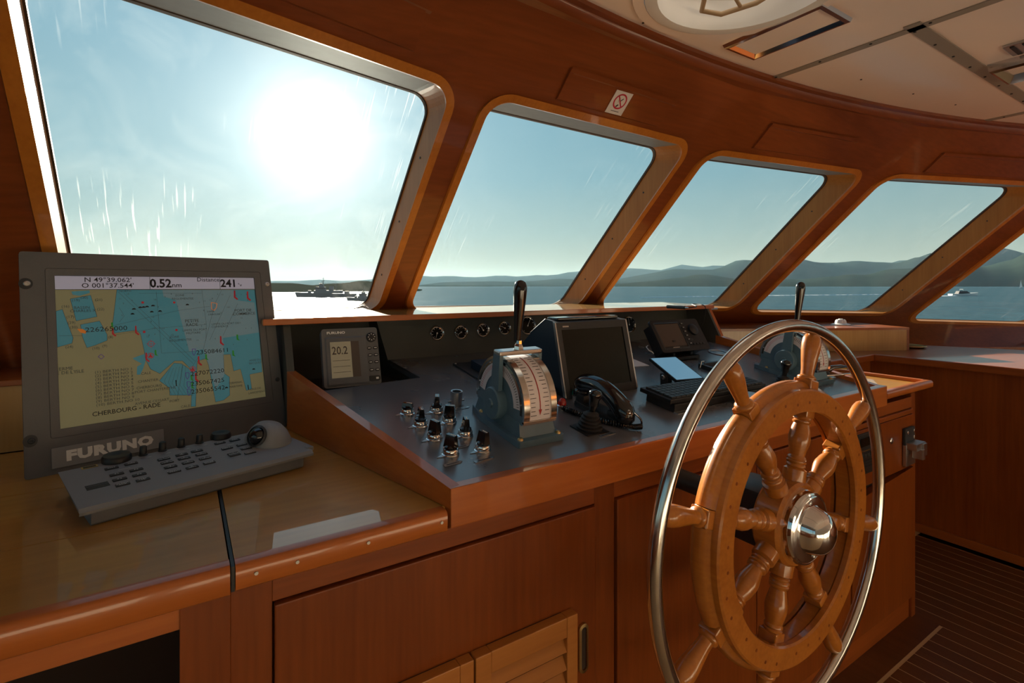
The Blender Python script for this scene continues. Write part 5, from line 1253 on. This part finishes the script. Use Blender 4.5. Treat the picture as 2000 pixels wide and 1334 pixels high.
t.links.new(df.outputs[0], ms_.inputs[1]); t.links.new(gs.outputs[0], ms_.inputs[2]); t.links.new(ms_.outputs[0], t.nodes['Material Output'].inputs[0])
sea = MB(); RS = [3, 15, 60, 200, 600, 2000, 8000, 30000]
vs = []; fs = []; na = 48
for r in RS:
    for k in range(na): vs.append((r * math.cos(2 * PI * k / na), r * math.sin(2 * PI * k / na), SEA))
for i in range(len(RS) - 1):
    for k in range(na): fs.append((i * na + k, i * na + (k + 1) % na, (i + 1) * na + (k + 1) % na, (i + 1) * na + k))
so = MB().add(vs, fs).build('sea', 'sea_water'); tag(so, 'dark blue rippled sea stretching out to the hills', 'sea', kind='stuff')
base('hill_forest', (.020, .032, .026), .95, spec=.05); vary('hill_forest', .004, .45)
_t = MATS['hill_forest'].node_tree; _d = N(_t, 'ShaderNodeBsdfDiffuse'); _t.links.new(_t.nodes['Principled BSDF'].inputs['Base Color'].links[0].from_socket, _d.inputs[0]); _t.links.new(_d.outputs[0], _t.nodes['Material Output'].inputs[0])
def hill(name, label, pts, d0, depth, seed, rough=.06):
    """a ridge of real width: pts = (image column that the crest passes, crest height in m) seen from the bridge"""
    rnd = random.Random(seed)
    us = np.linspace(pts[0][0], pts[-1][0], 90)
    hs = np.interp(us, [q[0] for q in pts], [q[1] for q in pts])
    ph = [rnd.uniform(0, 6.28) for _ in range(8)]
    vs = []; rows = 9
    for i, (u, h) in enumerate(zip(us, hs)):
        wob = sum(math.sin(u * .013 * (k + 1) * 1.37 + ph[k]) / (k + 1.5) for k in range(6))
        for j in range(rows):
            f = j / (rows - 1)
            dd = d0 + depth * f + 40 * math.sin(u * .02 + ph[6])
            prof = math.sin(min(1, f * 1.35) * PI / 2) ** .8 if f < .74 else math.cos((f - .74) / .26 * PI / 2)
            n_ = math.sin(u * .031 + f * 5 + ph[7]) * .10 * f * (1 - f) * 4
            z = SEA - .5 + max(0, h * prof * (1 + rough * wob + n_))
            w_ = cdir(u) * dd
            vs.append((w_.x, w_.y, z))
    fs = []
    for i in range(len(us) - 1):
        for j in range(rows - 1): fs.append((i * rows + j, (i + 1) * rows + j, (i + 1) * rows + j + 1, i * rows + j + 1))
    o = MB().add(vs, fs).build(name, 'hill_forest', None, 60); tag(o, label, 'hill')
H_ = lambda v, d: (558 - v) / 1000 * d + 5.85
hill('mountain_ridge', 'farthest pale mountain ridge on the horizon', [(300, H_(549, 11e3)), (560, H_(548, 11e3)), (700, H_(547, 11e3)), (880, H_(536, 11e3)), (1000, H_(541, 11e3)), (1120, H_(534, 11e3)), (1320, H_(517, 11e3)), (1420, H_(523, 11e3)), (1700, H_(512, 11e3)), (2100, H_(500, 11e3))], 9000, 3000, 1, .15)
hill('mountain_ridge', 'middle blue grey hills across the water', [(800, 0), (860, H_(552, 6.5e3)), (1000, H_(548, 6.5e3)), (1200, H_(545, 6.5e3)), (1300, H_(530, 6.5e3)), (1440, H_(512, 6.5e3)), (1560, H_(506, 6.5e3)), (1660, H_(511, 6.5e3)), (1760, H_(509, 6.5e3)), (1850, H_(492, 6.5e3)), (1980, H_(484, 6.5e3)), (2150, H_(500, 6.5e3))], 5200, 2000, 2, .10)
hill('mountain_ridge', 'nearest dark wooded hills behind the right hand windows', [(1130, 0), (1220, H_(553, 4e3)), (1350, H_(538, 4e3)), (1450, H_(546, 4e3)), (1560, H_(545, 4e3)), (1680, H_(534, 4e3)), (1800, H_(525, 4e3)), (1880, H_(520, 4e3)), (2000, H_(498, 4e3)), (2150, H_(505, 4e3))], 3000, 1500, 3, .12)
hill('coast_hill', 'low dark coast behind the warship', [(330, 6), (420, H_(556, 650)), (520, H_(551, 650)), (570, H_(554, 650)), (610, H_(557, 650)), (650, H_(553, 650)), (700, H_(549, 650)), (745, H_(551, 650)), (800, 3), (830, 0)], 450, 350, 4, .12)
hill('coast_hill', 'thin strip of land along the horizon in the second window', [(790, 3), (850, 7), (1000, 5), (1140, 4), (1180, 0)], 3400, 500, 5, .3)
# hazy summer air over the water
hz = bpy.data.materials.new('haze'); hz.use_nodes = True; t = hz.node_tree; t.nodes.clear()
ho = N(t, 'ShaderNodeOutputMaterial'); vsn = N(t, 'ShaderNodeVolumeScatter'); vsn.inputs['Color'].default_value = (.42, .74, 1, 1); vsn.inputs['Density'].default_value = 1 / 60000; vsn.inputs['Anisotropy'].default_value = .3
t.links.new(vsn.outputs[0], ho.inputs['Volume']); MATS['haze'] = hz
ho_ = MB().box(-16000, 16000, 900, 16000, SEA + .3, 420, M=R(-YAW, 'Z')).build('haze_layer', 'haze')
tag(ho_, 'thin bluish haze hanging over the bay before the hills', 'haze', kind='stuff')
